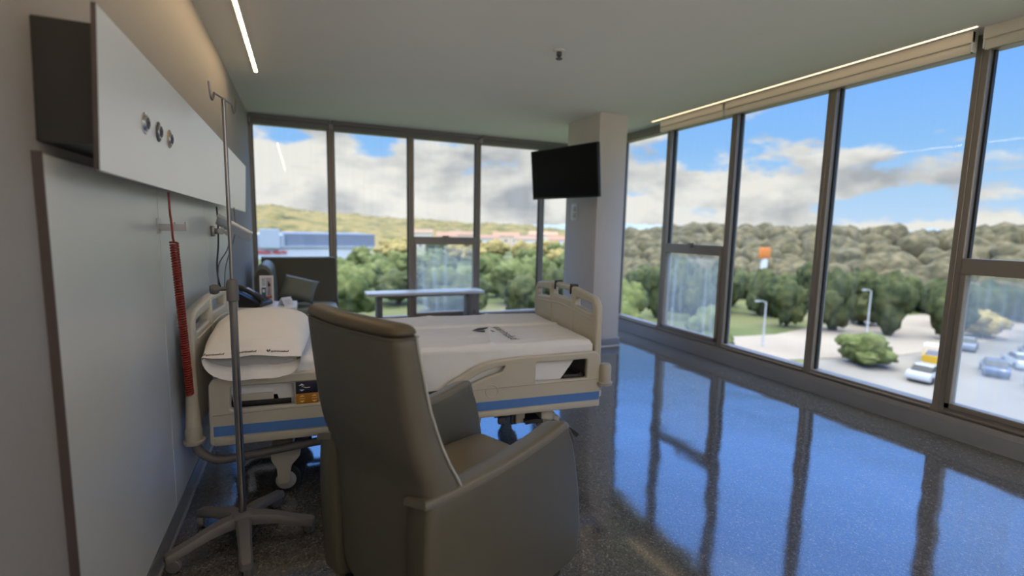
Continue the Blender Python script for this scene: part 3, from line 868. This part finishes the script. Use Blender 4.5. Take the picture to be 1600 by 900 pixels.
t = empty('desk_telephone', (-.375, 4.375, .75), radians(68), label='black desk telephone with keypad on the bedside table', cat='telephone')
tl = lambda x, y, d: Vector((d, x, y))
base = rpoly([(-.10, .0), (.10, .0), (.10, .115), (.085, .125), (-.10, .03)], .008)
MB().prism(base, -.10, .115, tl, .004).done('phone_base', M['black'], t)
slope = lambda u, v, h=0: Vector((u, -.10+v*.185, .03+v*.095+h))     # point on the sloped face
hs = MB().tube(spline([slope(-.078, -.06, .024), slope(-.078, .12, .040), slope(-.078, .5, .046), slope(-.078, .9, .040), slope(-.078, 1.08, .024)], 5), [.024]*3+[.022]*5+[.018]*5+[.022]*5+[.025]*3, 12)
hs.done('handset', M['black'], t)
q = MB()
q.skin([[slope(-.035, .72, .0), slope(.095, .72, .0), slope(.095, .98, .0), slope(-.035, .98, .0)], [slope(-.035, .72, .006), slope(.095, .72, .006), slope(.095, .98, .012), slope(-.035, .98, .012)]]).done('phone_display', M['clear'], t)
for r in range(5):
    for c in range(4):
        u = -.02+.03*c; v = .10+.115*r
        q = MB(); q.skin([[slope(u-.009, v-.03, .0), slope(u+.009, v-.03, .0), slope(u+.009, v+.03, .0), slope(u-.009, v+.03, .0)], [slope(u-.009, v-.03, .004), slope(u+.009, v-.03, .004), slope(u+.009, v+.03, .004), slope(u-.009, v+.03, .004)]])
        q.done('key', M['dkgrey'] if (r, c) != (3, 3) else M['red'], t)
MB().skin([[slope(-.046, -.02, .001), slope(-.042, -.02, .001), slope(-.042, 1.0, .001), slope(-.046, 1.0, .001)], [slope(-.046, -.02, .006), slope(-.042, -.02, .006), slope(-.042, 1.0, .006), slope(-.046, 1.0, .006)]]).done('chrome_strip', M['chrome'], t)

t = empty('leaflet_frame', (-.285, 4.52, .75), radians(-4), label='white framed upright leaflet with teal panel standing on the bedside table', cat='frame')
fm = plate_mesh([(-.052, 0), (.052, 0), (.052, .225), (-.052, .225)], [[(-.040, .018), (.040, .018), (.040, .208), (-.040, .208)]], .014, .002)
place_mesh('frame_rim', fm, M['white'], t, lambda c: Vector((c.x, c.z+.12*c.y*.6, c.y)))
P = lambda x, y, d: Vector((x, d+.072*y, y))
leaf = MB().prism([(-.042, .016), (.042, .016), (.042, .21), (-.042, .21)], .002, .004, P).done('leaflet', M['paper'], t)
MB().prism([(-.039, .04), (-.006, .04), (-.006, .125), (-.039, .125)], .0008, .0018, P).done('teal_panel', pm('teal_print', (.02, .16, .26), .6), leaf)
MB().prism([(-.032, .085), (-.014, .085), (-.014, .11), (-.032, .11)], .0002, .0008, P).done('pale_square', M['paper'], leaf)
g = MB()
for y in (.145, .16, .175, .19): g.prism([(-.036, y), (-.010, y), (-.010, y+.006), (-.036, y+.006)], .0008, .0018, P)
g.done('text_lines', pm('leaflet_blue', (.16, .26, .38), .6), leaf)
MB().prism([(-.004, .035), (.038, .035), (.038, .205), (-.004, .205)], .0012, .0019, P).done('photo_panel', pm('photo_lilac', (.50, .47, .52), .6), leaf)
MB().prism(rpoly([(.004, .06), (.030, .06), (.026, .11), (.022, .14), (.012, .14), (.008, .11)], .003), .0004, .0012, P).done('dress_shape', pm('dress_grey', (.30, .26, .32), .7), leaf)
MB().prism(rpoly([(.006, .135), (.028, .135), (.030, .15), (.020, .165), (.018, .178), (.010, .178), (.010, .16)], .004), .0002, .0008, P).done('hair_shape', M['print'], leaf)
MB().prism([(-.004, .035), (.038, .035), (.038, .058), (-.004, .052)], .0002, .0009, P).done('red_band', pm('leaflet_red', (.45, .10, .06), .6), leaf)
MB().box(-.06, .06, -.012, .05, 0, .006, .002).done('frame_foot', M['white'], t)

t = empty('tent_card', (-.135, 4.34, .75), radians(42), label='small folded white tent card on the bedside table corner', cat='card')
q = MB().prism([(-.042, 0), (-.040, 0), (0, .062), (.040, 0), (.042, 0), (.0012, .066), (-.0012, .066)], -.05, .045, lambda x, y, d: Vector((d, x, y)))
q.done('card_fold', M['paper'], t)
g = MB()
for k in range(3): g.prism([(-.025, 0), (.025, 0), (.025, .004), (-.025, .004)], 0, .0006, lambda x, y, d, k=k: Vector((x, -.034+.0085*k+y*.5-.001, .014+.0125*k+y*.8+d)))
g.done('card_lines', pm('card_grey', (.30, .34, .45), .7), t)

# ------------------------------------------------------------------ sofa by the back window
t = empty('sleeper_sofa', (-.05, 6.45, 0), label='dark olive sleeper sofa with one arm under the back window', cat='sofa')
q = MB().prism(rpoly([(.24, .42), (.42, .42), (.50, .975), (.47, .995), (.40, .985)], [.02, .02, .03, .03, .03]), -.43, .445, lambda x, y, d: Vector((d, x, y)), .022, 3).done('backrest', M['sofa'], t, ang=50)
MB().tube([(.449, .26, .45), (.449, .30, .60), (.449, .40, .97)], .005, 8).done('piping', M['piping'], q)
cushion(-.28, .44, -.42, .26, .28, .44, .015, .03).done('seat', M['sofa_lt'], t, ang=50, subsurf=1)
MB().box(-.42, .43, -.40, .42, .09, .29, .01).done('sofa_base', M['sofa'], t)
prof = rpoly([(-.45, .12), (-.27, .12), (-.245, .55), (-.275, .90), (-.345, .965), (-.42, .94), (-.455, .85)], [.02, .02, .1, .1, .06, .06, .08], 6)
a = MB().prism(prof, -.43, .40, XZ, .02, 3).done('armrest', M['sofa_lt'], t, ang=50)  # lit top and inner side put into the lighter vinyl colour
MB().prism([((x+.36)*.86-.362, (y-.5)*.9+.50) for x, y in prof], -.436, -.425, XZ, .003).done('arm_facing', M['sofa'], a)  # front face darker: its shade is put into the colour
for x in (-.38, .38):
    for y in (-.34, .36): MB().cyl((x, y, 0), (x, y, .10), .02, .028, 12).done('foot', M['black'], t)
# throw cushion
def throw(label, loc, rz, rx, k=.19):
    mb = MB()
    def P(a, b, sg):
        x, y = 2*a-1, 2*b-1
        pinch = 1-.10*(abs(x)**2*(1-abs(y)**2)*0+ (1-abs(x)**4)*abs(y)**6+(1-abs(y)**4)*abs(x)**6)
        h = .075*((1-x**4)*(1-y**4))**.6
        return Vector((x*k*1.05*pinch, sg*h, y*k*pinch*.80))
    mb.verts_grid(lambda a, b: P(a, b, 1), 17, 17); mb.verts_grid(lambda a, b: P(a, b, -1), 17, 17)
    bmesh.ops.remove_doubles(mb.bm, verts=mb.bm.verts, dist=.0004)
    o = mb.done('throw_cushion', M['sofa_lt'], None, ang=80, label=label, cat='cushion')
    o.location = loc; o.rotation_euler = (rx, radians(14), rz)
    return o
throw('small olive cushion leaning on the sofa back', (-.055, 6.34, .640), radians(-8), radians(-28))

# ------------------------------------------------------------------ bench by the back window
t = empty('window_bench', (1.60, 6.86, 0), label='low white topped bench in front of the middle back windows', cat='bench')
MB().box(-.83, .82, -.19, .15, .465, .505, .005).done('bench_top', M['white'], t)
for x in (-.66, .62):
    MB().box(x-.035, x+.035, -.13, .10, .02, .465, .004).box(x-.05, x+.05, -.16, .12, 0, .02, .003).done('leg', M['shade'], t)
MB().box(-.63, .60, -.03, .0, .425, .464, .004).done('stretcher', M['shade'], t)

# ------------------------------------------------------------------ television on the pillar
t = empty('television', (2.785, 5.10, 2.055), radians(16.9), label='black flat screen television on a swivel arm beside the pillar', cat='television')
tm = Matrix.Rotation(radians(-5.5), 4, 'Y')
MB().box(-.005, .035, -.53, .53, -.29, .29, .006, 2, tm).box(.035, .065, -.36, .36, -.20, .18, .02, 2, tm).done('casing', M['black'], t)
MB().box(-.007, -.004, -.515, .515, -.268, .278, 0, 1, tm).done('screen', M['screen'], t)
arm_ = MB().box(.06, .085, -.12, .12, -.12, .12, .004).box(.08, .20, -.02, .02, -.03, .03, .004).tube([(.20, 0, -.04), (.20, 0, .04)], .022, 12)
w = Matrix.Rotation(radians(-16.9), 4, 'Z') @ Vector((3.17-2.785, .16, 0))
arm_.tube([(.20, 0, 0), (w.x-.03, w.y, 0)], .02, 10)
q = arm_.done('swivel_arm', M['dkgrey'], t)
mw = Matrix.Translation(w) @ Matrix.Rotation(radians(-16.9), 4, 'Z')
MB().box(-.03, -.001, -.07, .07, -.12, .12, .004, 2, mw).done('wall_plate', M['dkgrey'], t)

t = empty('wall_socket', (3.17, 5.46, 1.63), label='small white socket plate on the pillar under the television', cat='socket')
MB().box(-.012, 0, -.075, .075, -.10, .10, .004).done('socket_plate', M['white'], t)
MB().box(-.016, -.011, -.045, .045, .01, .07, .003).box(-.016, -.011, -.045, .045, -.07, -.01, .003).done('socket_insert', M['clear'], t)

# ================================================================== outside, four floors down
G = -11.0
grass = ramp_mat('grass_ground', .045, [(.30, (.055, .072, .028)), (.45, (.10, .12, .042)), (.55, (.16, .165, .07)), (.68, (.28, .24, .14))])
asphalt = ramp_mat('asphalt', .12, [(.3, (.20, .175, .145)), (.7, (.28, .25, .21))])
road_m = ramp_mat('road_concrete', .1, [(.3, (.30, .245, .19)), (.7, (.37, .31, .245))])
me = MB().box(-400, 700, 8, 900, G-1, G).box(6, 700, -300, 8, G-1, G)
me.done('ground', grass, kind='structure')
MB().prism([(20, -30), (130, -10), (120, 33.5), (58, 30.4), (47, 32.4), (38, 30), (30, 24)], G, G+.03, XY).done('parking_lot', asphalt, kind='structure')
MB().prism([(20, 38), (45, 33), (58, 30.5), (140, 34), (140, 49), (92, 46.5), (72, 46), (54, 42.5), (40, 44), (20, 47)], G+.03, G+.05, XY).done('road', road_m, kind='structure')
# rolling hills on the horizon
def hill(name, d, pts, m, deep=120, seedv=0):
    """ridge at distance d; pts are bearing (degrees from +y towards +x) and crest height"""
    mb = MB()
    def hgt(b):
        for (a0, h0), (a1, h1) in zip(pts, pts[1:]):
            if a0 <= b <= a1: f = (b-a0)/(a1-a0); f = f*f*(3-2*f); return h0+(h1-h0)*f
        return pts[-1][1]
    b0, b1 = pts[0][0], pts[-1][0]
    def P(a, v):
        b = b0+(b1-b0)*a; h = hgt(b)
        r = d + (v-.75)*deep*1.4
        z = G + (h-G)*sin(min(1, v/.75)*pi/2)**1.3
        z += (noise.noise(Vector((b*.6, v*5, seedv)))*1.8 + noise.noise(Vector((b*2.3, v*11, seedv+3)))*1.6)*(d/450)*min(1, v*2)
        return Vector((r*sin(radians(b)), r*cos(radians(b)), z))
    mb.verts_grid(P, 260, 26)
    return mb.done(name, m, None, ang=80, kind='structure')
hillm = ramp_mat('hill_woodland', .05, [(.28, (.06, .058, .022)), (.42, (.15, .13, .042)), (.52, (.26, .19, .07)), (.62, (.12, .11, .04)), (.74, (.31, .23, .13))], detail=10, bump=.6)
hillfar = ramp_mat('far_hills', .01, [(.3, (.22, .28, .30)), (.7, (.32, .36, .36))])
hill('hillside', 480, [(-30, 10), (-12, 14), (-4, 18), (2, 13), (11, 9), (20, 6), (30, 2.5), (42, 3)], hillm, 170)
hill('far_hillside', 800, [(25, 8), (40, 12), (55, 6), (70, 14), (90, 10)], hillfar, 150, 5)

trunk_m = pm('bark', (.10, .075, .05), .9, var=.2, scale=6)
leafs = [ramp_mat('foliage_dark', .8, [(.3, (.026, .036, .013)), (.5, (.062, .074, .026)), (.7, (.115, .115, .044))], bump=.8),
         ramp_mat('foliage_mid', .8, [(.3, (.05, .066, .020)), (.5, (.115, .135, .040)), (.7, (.21, .21, .075))], bump=.8),
         ramp_mat('foliage_autumn', .8, [(.3, (.13, .11, .04)), (.5, (.30, .23, .08)), (.7, (.44, .35, .12))], bump=.8),
         ramp_mat('foliage_brown', .5, [(.3, (.052, .049, .026)), (.5, (.118, .100, .054)), (.7, (.20, .16, .088))], bump=.8)]
def tree(x, y, h, w, kind, label, group=None, seed=0, trunk=.25):
    t = empty('tree', (x, y, G), label=label, cat='tree', group=group)
    MB().tube([(0, 0, -.3), (.05*w, 0, h*trunk), (0, .04*w, h*.7)], [.05*w+.08, .04*w+.06, .03], 8).done('trunk', trunk_m, t)
    mb = MB(); rr = random.Random(seed)
    ch_ = h*(1-trunk)
    mb.blob((0, 0, h*trunk+ch_*.5), (w*.36, w*.36, ch_*.5), 3, seed, .35)
    for k in range(7):
        a = k*2.4+rr.random(); q = rr.uniform(.22, .34)*w; zz = h*trunk+ch_*rr.uniform(.22, .78)
        mb.blob((q*cos(a), q*sin(a), zz), (w*rr.uniform(.2, .28),)*2+(ch_*rr.uniform(.2, .28),), 3, seed*7+k, .35)
    mb.done('crown', leafs[kind], t, ang=80)
taken = []
def polar(b, d): return d*sin(radians(b)), d*cos(radians(b))
def free(x, y, r):
    if any(hypot(x-a, y-b) < (r+q)*1.02 for a, b, q in taken): return False
    taken.append((x, y, r)); return True
HOUSES = ((12.5, 300, 14), (15.5, 260, 10), (17.5, 330, 20), (20.2, 280, 12), (22.3, 310, 16), (24.6, 270, 12), (26.6, 320, 18), (28.4, 280, 11))
for b, d, w_ in HOUSES: taken.append((*polar(b, d), w_*.75))
taken += [(83, 38.2, 2.8), (79, 33, 3.2), (50, 29.4, 3)]
# dark rows beyond the road, seen through the right windows
lab, grp = 'dark green tree in the dense row beyond the road', 'dark tree row beyond the road'
for row, d0 in enumerate((74, 82, 90)):
    for i in range(12):
        b = 40+i*4.2+row*1.05*(2 if row % 2 else 1); d = d0+.2*(b-40)+R.uniform(-1, 1); w_ = R.uniform(5.6, 6.6)*(d/84)
        x, y = polar(b, d)
        if b < 84 and free(x, y, w_*.5): tree(x, y, R.uniform(6.6, 8.4), w_*.90, 0, lab, grp, row*20+i+1, .03)
lab, grp = 'fresh green tree on the lawn beyond the pillar', 'lawn trees beyond the pillar'
n_ = 0
for i in range(120):
    b, d, w_ = R.uniform(32.5, 46), R.uniform(50, 70), R.uniform(4.2, 6); x, y = polar(b, d)
    if n_ < 10 and (d < 60 or b < 40) and free(x, y, w_*.72): n_ += 1; tree(x, y, R.uniform(4.5, 6.5), w_, 1, lab, grp, i+240, .12)
lab, grp = 'bushy tree in the valley behind the bench', 'valley trees behind the bench'
n_ = 0
for i in range(400):
    b, d, w_ = R.uniform(2, 31), R.uniform(62, 150), R.uniform(5.5, 8.5); x, y = polar(b, d)
    if n_ < 32 and d < 140 and free(x, y, w_*.62): n_ += 1; tree(x, y, R.uniform(4.5, 7.5), w_, R.choice((0, 1, 1, 1)), lab, grp, i+400, .12)
lab, grp = 'ochre autumn tree on the far side of the valley', 'autumn trees across the valley'
n_ = 0
for i in range(300):
    b, d, w_ = R.uniform(9, 30), R.uniform(165, 255), R.uniform(8, 12); x, y = polar(b, d)
    if n_ < 18 and free(x, y, w_*.65): n_ += 1; tree(x, y, R.uniform(6, 8.5), w_, R.choice((2, 2, 1)), lab, grp, i+900, .12)
tree(50, 29.4, 3.2, 4.6, 1, 'round green bush at the edge of the parking lot', None, 200, .05)
tree(83, 38.2, 4.6, 4.2, 2, 'small yellowing tree beside the road before the dark row', None, 201, .1)
tree(79, 33.0, 3.4, 5.0, 2, 'bare ochre shrub between the parked cars', None, 202, .1)
# brown wood on the rise behind: far too many crowns to count
mb = MB()
for i in range(620):
    d = R.uniform(116, 176); b = R.uniform(33, 80); x, y = polar(b, d)
    top = (-9 + 12.6*min(1, (d-108)/42)) + R.uniform(-1.3, 1.0) + 1.2*noise.noise(Vector((b*.18, 0, 3)))
    if b < 42: top -= (42-b)*.35
    w_ = R.uniform(2.6, 4.4); h_ = R.uniform(3.2, 4.6)
    mb.blob((x, y, top-h_), (w_, w_, h_), 2, i, .30, 1.6)
mb.done('woodland', leafs[3], None, ang=80, kind='stuff', label='brownish wood covering the rise behind the dark tree row', cat='woodland')

mb = MB()
for i in range(90):
    b = 37+i*.5; d = 104+R.uniform(-2.2, 2.2)+(b-40)*.12; x, y = polar(b, d); h_ = R.uniform(2.4, 3.1)
    mb.blob((x, y, G+h_*.9), (1.9, 1.9, h_), 2, i+700, .3, 1.6)
mb.done('hedge', leafs[0], None, ang=80, kind='stuff', label='dark hedge closing the gaps behind the dark tree row', cat='hedge')
# lamp posts and a roadside sign
def lamp_post(x, y, h, label):
    t = empty('street_lamp', (x, y, G), label=label, cat='street lamp')
    MB().tube([(0, 0, 0), (0, 0, h)], [.11, .07], 8).done('pole', M['clear'], t)
    MB().tube([(0, 0, h-.05), (-.5, 0, h+.15), (-1.1, 0, h+.15)], .05, 6).box(-1.6, -1.0, -.12, .12, h+.1, h+.22, .03).done('lamp_head', M['clear'], t)
lamp_post(62, 36.6, 6.0, 'pale street lamp on the near roadside in front of the dark row')
lamp_post(77.5, 43.4, 5.5, 'pale street lamp farther along the road beside the yellowing tree')
lamp_post(46.8, 38.3, 5.0, 'pale street lamp at the road end near the lawn trees')
t = empty('roadside_sign', (*polar(50.2, 111), G), label='tall white pylon with an orange top among the trees', cat='sign')
MB().box(-.7, .7, -.25, .25, 0, 9.0, .05).done('pylon', M['white'], t)
MB().box(-1.3, 1.3, -.32, .32, 7.6, 9.8, .05).done('orange_panel', pm('orange_sign', (.85, .26, .05), .5), t)

# cars
def car(x, y, rz, c, label, van=False):
    t = empty('car', (x, y, G+.03), rz, label=label, cat='car')
    cm = pm('car_paint', c, .25, var=.01, coat=.6)
    if van:
        body = rpoly([(-2.3, .3), (2.3, .3), (2.35, .8), (1.9, 1.1), (1.4, 1.95), (-2.2, 2.0), (-2.35, 1.2)], .15); cab = [(1.35, 1.15), (1.75, 1.12), (1.33, 1.8), (.5, 1.85), (.5, 1.15)]
    else:
        body = rpoly([(-2.1, .28), (2.1, .28), (2.15, .62), (1.95, .82), (1.0, .95), (-1.3, .98), (-2.05, .92), (-2.15, .6)], .12); cab = [(1.0, .93), (.35, 1.40), (-.9, 1.45), (-1.65, .95)]
    MB().prism(body, -.85, .85, XZ, .10, 2).done('body', cm, t, ang=50)
    if van: MB().prism(cab, -.86, .86, XZ, .02).done('windows', M['black'], t)
    else:
        MB().prism(rpoly(cab, .15), -.72, .72, XZ, .08, 2).done('windows', M['black'], t)
        MB().prism(rpoly([(.40, 1.38), (.30, 1.46), (-.85, 1.49), (-1.0, 1.42)], .05), -.66, .66, XZ, .03).done('roof', cm, t)
    for u in (-1.3, 1.3):
        for v in (-.80, .80):
            MB().lathe([(.18, -.1), (.31, -.09), (.32, 0), (.31, .09), (.18, .1), (.001, .08)], (u, v, .32), (0, 1, 0), 16).done('wheel', M['rubber'], t)
car(58.5, 23.2, radians(28), (.05, .08, .16), 'dark blue car parked beside a white car in the lot')
car(64.2, 23.6, radians(40), (.60, .62, .66), 'white car parked beside the dark blue car')
car(70.5, 25.0, radians(32), (.09, .10, .13), 'dark grey car behind the white parked car')
car(68.5, 29.8, radians(20), (.20, .22, .26), 'grey car farther up the parking lot near the ochre shrub')
car(55.5, 18.6, radians(35), (.10, .17, .32), 'mid blue car in the front parking row below the window sill')
car(61.5, 19.6, radians(35), (.55, .57, .60), 'silver car in the front parking row beside the mid blue car')
car(50.0, 24.2, radians(8), (.50, .52, .55), 'silver car below the round green bush')
car(58.6, 27.6, radians(15), (.62, .52, .38), 'beige delivery van parked next to the yellow container', True)
t = empty('skip_container', (54.8, 26.1, G+.03), radians(20), label='yellow open container standing beside the beige van', cat='container')
q = MB().prism([(-1.1, .15), (1.1, .15), (1.5, 1.5), (-1.5, 1.5)], -.8, .8, XZ, .03)
q.done('container_body', pm('yellow_paint', (.85, .50, .04), .5), t)
MB().box(-1.35, 1.35, -.72, .72, 1.46, 1.53).done('container_fill', M['dkgrey'], t)

# retail building with the red sign on the left
b = empty('retail_building', (2.0, 196, G), radians(4), label='long white and blue grey retail building below the hills', cat='building')
steel_b = pm('cladding_blue', (.17, .20, .27), .5, var=.06, scale=.2, stretch=(4, 1, 1))
pale_b = pm('cladding_white', (.62, .63, .65), .6, var=.03, scale=.3)
lite_b = pm('cladding_light', (.42, .46, .52), .6, var=.04, scale=.3)
MB().box(-30, 20, 0, 40, 0, 4.6).done('lower_wall', pale_b, b)
MB().box(-8, 24, .4, 40, 4.6, 9.2).done('blue_facade', steel_b, b)
MB().box(-30, -8, -.4, 40, 4.6, 8.6).box(-16, -9.5, -1.2, 10, 4.0, 10.6).done('light_block', lite_b, b)
MB().box(-30, 24, -.6, .0, 4.2, 4.7).done('canopy', lite_b, b)
sg = text_mesh('Media Markt', 1.9, .08, .3, bold=.03)
place_mesh('red_lettering', sg, pm('sign_red', (.75, .04, .03), .5), b, lambda c: Vector((c.x-17.2, -.25-c.z, c.y+1.9)), flat=True, label='red lettering')
# houses scattered on the slope
def house(x, y, rz, w, d, h, wall, roof, label, floors=2):
    t = empty('house', (x, y, G), rz, label=label, cat='house')
    wl = MB().box(-w/2, w/2, -d/2, d/2, 0, h).done('wall', pm('house_wall', wall, .8, var=.03), t)
    MB().prism([(-d/2-.4, h), (d/2+.4, h), (0, h+d*.26)], -w/2-.4, w/2+.4, lambda x, y, q: Vector((q, x, y))).done('roof', pm('roof_tiles', roof, .8, var=.1, scale=2), t)
    for f in range(floors):
        for i in range(3):
            cx = -w/2+w*(i+.5)/3; z = 1.0+f*(h-1)/floors
            MB().box(cx-.6, cx+.6, -d/2-.05, -d/2+.02, z, z+1.4).done('window', M['dkgrey'], t)
for i, (bb_, d, w, dd, h, wall, roof, lab) in enumerate((
    (12.5, 300, 14, 9, 9, (.70, .62, .48), (.32, .21, .14), 'cream house with brown roof beyond the retail building'),
    (15.5, 260, 10, 8, 8, (.80, .78, .72), (.36, .20, .13), 'white house on the slope behind the second back window'),
    (17.5, 330, 20, 9, 8, (.66, .54, .42), (.34, .20, .13), 'long tan house on the slope beside the white house'),
    (20.2, 280, 12, 8, 7, (.74, .70, .62), (.33, .19, .13), 'pale house seen above the sash rail'),
    (22.3, 310, 16, 9, 8, (.72, .56, .40), (.38, .21, .13), 'tan house with orange roof in the sash window'),
    (24.6, 270, 12, 8, 7, (.82, .76, .66), (.34, .21, .15), 'cream house with reddish roof on the far slope'),
    (26.6, 320, 18, 9, 9, (.80, .70, .52), (.44, .26, .16), 'broad yellow house below the television'),
    (28.4, 280, 11, 8, 7, (.78, .74, .68), (.40, .20, .13), 'white house on the slope next to the broad yellow house'))):
    x, y = polar(bb_, d); house(x, y, -radians(bb_), w, dd, h, wall, roof, lab)

# ------------------------------------------------------------------ sky
w = bpy.data.worlds.new('World'); scn.world = w; w.use_nodes = True
nt = w.node_tree; N, L = nt.nodes.new, nt.links.new
bg = nt.nodes['Background']
tc = N('ShaderNodeTexCoord'); sp = N('ShaderNodeSeparateXYZ'); L(tc.outputs['Generated'], sp.inputs[0])
def mth(op, a, b=None, c=None, clamp=False):
    n = N('ShaderNodeMath'); n.operation = op; n.use_clamp = clamp
    for i, v in enumerate((a, b, c)):
        if v is None: continue
        if isinstance(v, (int, float)): n.inputs[i].default_value = v
        else: L(v, n.inputs[i])
    return n.outputs[0]
z = sp.outputs[2]
zc = mth('MAXIMUM', z, 0.)
sky = N('ShaderNodeValToRGB'); e = sky.color_ramp.elements
e[0].position, e[0].color = 0, (.62, .78, 1.0, 1)
e[1].position, e[1].color = 1, (6.2, 6.2, 6.0, 1)
for p, c in ((.06, (.48, .71, 1.0)), (.15, (.30, .58, 1.0)), (.26, (.22, .50, 1.1)), (.38, (.50, 1.22, 3.2)), (.54, (.42, 1.0, 2.7)), (.70, (2.7, 3.3, 4.4))): e.new(p).color = (*c, 1)
L(zc, sky.inputs[0])
den = mth('ADD', zc, .9)
px, py = mth('DIVIDE', sp.outputs[0], den), mth('DIVIDE', sp.outputs[1], den)
cb = N('ShaderNodeCombineXYZ'); L(px, cb.inputs[0]); L(py, cb.inputs[1]); L(mth('MULTIPLY', zc, 1.9), cb.inputs[2])
def nz(scale, off, det=7, rough=.55):
    mp = N('ShaderNodeMapping'); mp.inputs['Location'].default_value = off; L(cb.outputs[0], mp.inputs[0])
    n = N('ShaderNodeTexNoise'); n.inputs['Scale'].default_value = scale; n.inputs['Detail'].default_value = det; n.inputs['Roughness'].default_value = rough
    L(mp.outputs[0], n.inputs['Vector']); return n.outputs['Fac']
n1 = nz(5.2, (3.3, 1.2, 0), 9, .52)
# cloud banks low down, clear blue high up, more cover away to the west
lefty = mth('MULTIPLY', mth('SUBTRACT', py, px), .14)
cov = mth('ADD', mth('ADD', n1, lefty), mth('MULTIPLY', mth('SUBTRACT', .185, zc), 1.3))
msk = N('ShaderNodeMapRange'); msk.interpolation_type = 'SMOOTHSTEP'
msk.inputs[1].default_value = .53; msk.inputs[2].default_value = .61; L(cov, msk.inputs[0])
n2 = nz(5.2, (3.3, 1.2, .075), 6, .5)
shd = N('ShaderNodeMapRange'); shd.inputs[1].default_value = .46; shd.inputs[2].default_value = .64; L(n2, shd.inputs[0])
cc = N('ShaderNodeMix'); cc.data_type = 'RGBA'; cc.inputs[6].default_value = (.92, .89, .84, 1); cc.inputs[7].default_value = (.44, .46, .50, 1)
L(shd.outputs[0], cc.inputs[0])
mx = N('ShaderNodeMix'); mx.data_type = 'RGBA'; L(msk.outputs[0], mx.inputs[0]); L(sky.outputs[0], mx.inputs[6]); L(cc.outputs[2], mx.inputs[7])
up = N('ShaderNodeMapRange'); up.inputs[1].default_value = -.01; up.inputs[2].default_value = .005; L(z, up.inputs[0])
m2 = N('ShaderNodeMix'); m2.data_type = 'RGBA'; m2.inputs[6].default_value = (.16, .17, .14, 1); L(up.outputs[0], m2.inputs[0]); L(mx.outputs[2], m2.inputs[7])
L(m2.outputs[2], bg.inputs[0]); bg.inputs[1].default_value = 1.0

sl_ = bpy.data.lights.new('sun', 'SUN'); sl_.energy = 1.25; sl_.angle = radians(2); sl_.color = (1, .93, .82)
so = bpy.data.objects.new('sun', sl_); link(so)
so.rotation_euler = Vector((.62, .55, -.62)).to_track_quat('-Z', 'Y').to_euler()

def wall_bounce_fill(loc, e, sx, sy, c):  # added fill lamp, no fitting: brightens the room off the wall behind
    l = bpy.data.lights.new('wall_bounce_fill', 'AREA'); l.shape = 'RECTANGLE'; l.size = sx; l.size_y = sy; l.energy = e; l.color = c
    o = bpy.data.objects.new('wall_bounce_fill', l); link(o); o.location = loc
    o.rotation_euler = Vector((0, -1, -.35)).to_track_quat('-Z', 'Y').to_euler()
wall_bounce_fill((1.0, -.45, 2.35), 50, 1.6, .25, (1, .90, .81))
wall_bounce_fill((3.0, -.45, 2.35), 50, 1.6, .25, (1, .90, .81))
ul = bpy.data.lights.new('ceiling_fill', 'AREA'); ul.shape = 'RECTANGLE'; ul.size = 3.0; ul.size_y = 6.5; ul.energy = 4.7; ul.color = (1, .85, .81)  # added fill lamp in mid-air, no fitting, to brighten the ceiling
uo = bpy.data.objects.new('ceiling_fill', ul); link(uo); uo.location = (1.7, 3.0, 2.0); uo.rotation_euler = (pi, 0, 0)
# ------------------------------------------------------------------ camera
cam = bpy.data.cameras.new('camera'); co = bpy.data.objects.new('camera', cam); link(co)
cam.sensor_width = 36; cam.sensor_fit = 'HORIZONTAL'; cam.lens = 36*768/1600
r_, u_, b_ = Vector((.92049, -.39021, .02070)), Vector((.02751, .11754, .99269)), Vector((-.38979, -.91319, .11892))
co.matrix_world = Matrix.Translation((0, 0, 1.40)) @ Matrix((r_, u_, b_)).transposed().to_4x4()
cam.clip_start = .05; cam.clip_end = 3000
cam.dof.use_dof = True; cam.dof.focus_distance = 2.3
cam.dof.aperture_fstop = cam.lens/1000/.016
scn.camera = co
scn.view_settings.view_transform = 'Standard'
scn.view_settings.look = 'None'
scn.view_settings.exposure = 0
scn.cycles.use_denoising = True
scn.cycles.max_bounces = 10
scn.cycles.transparent_max_bounces = 12
scn.cycles.caustics_reflective = False
scn.cycles.sample_clamp_indirect = 6
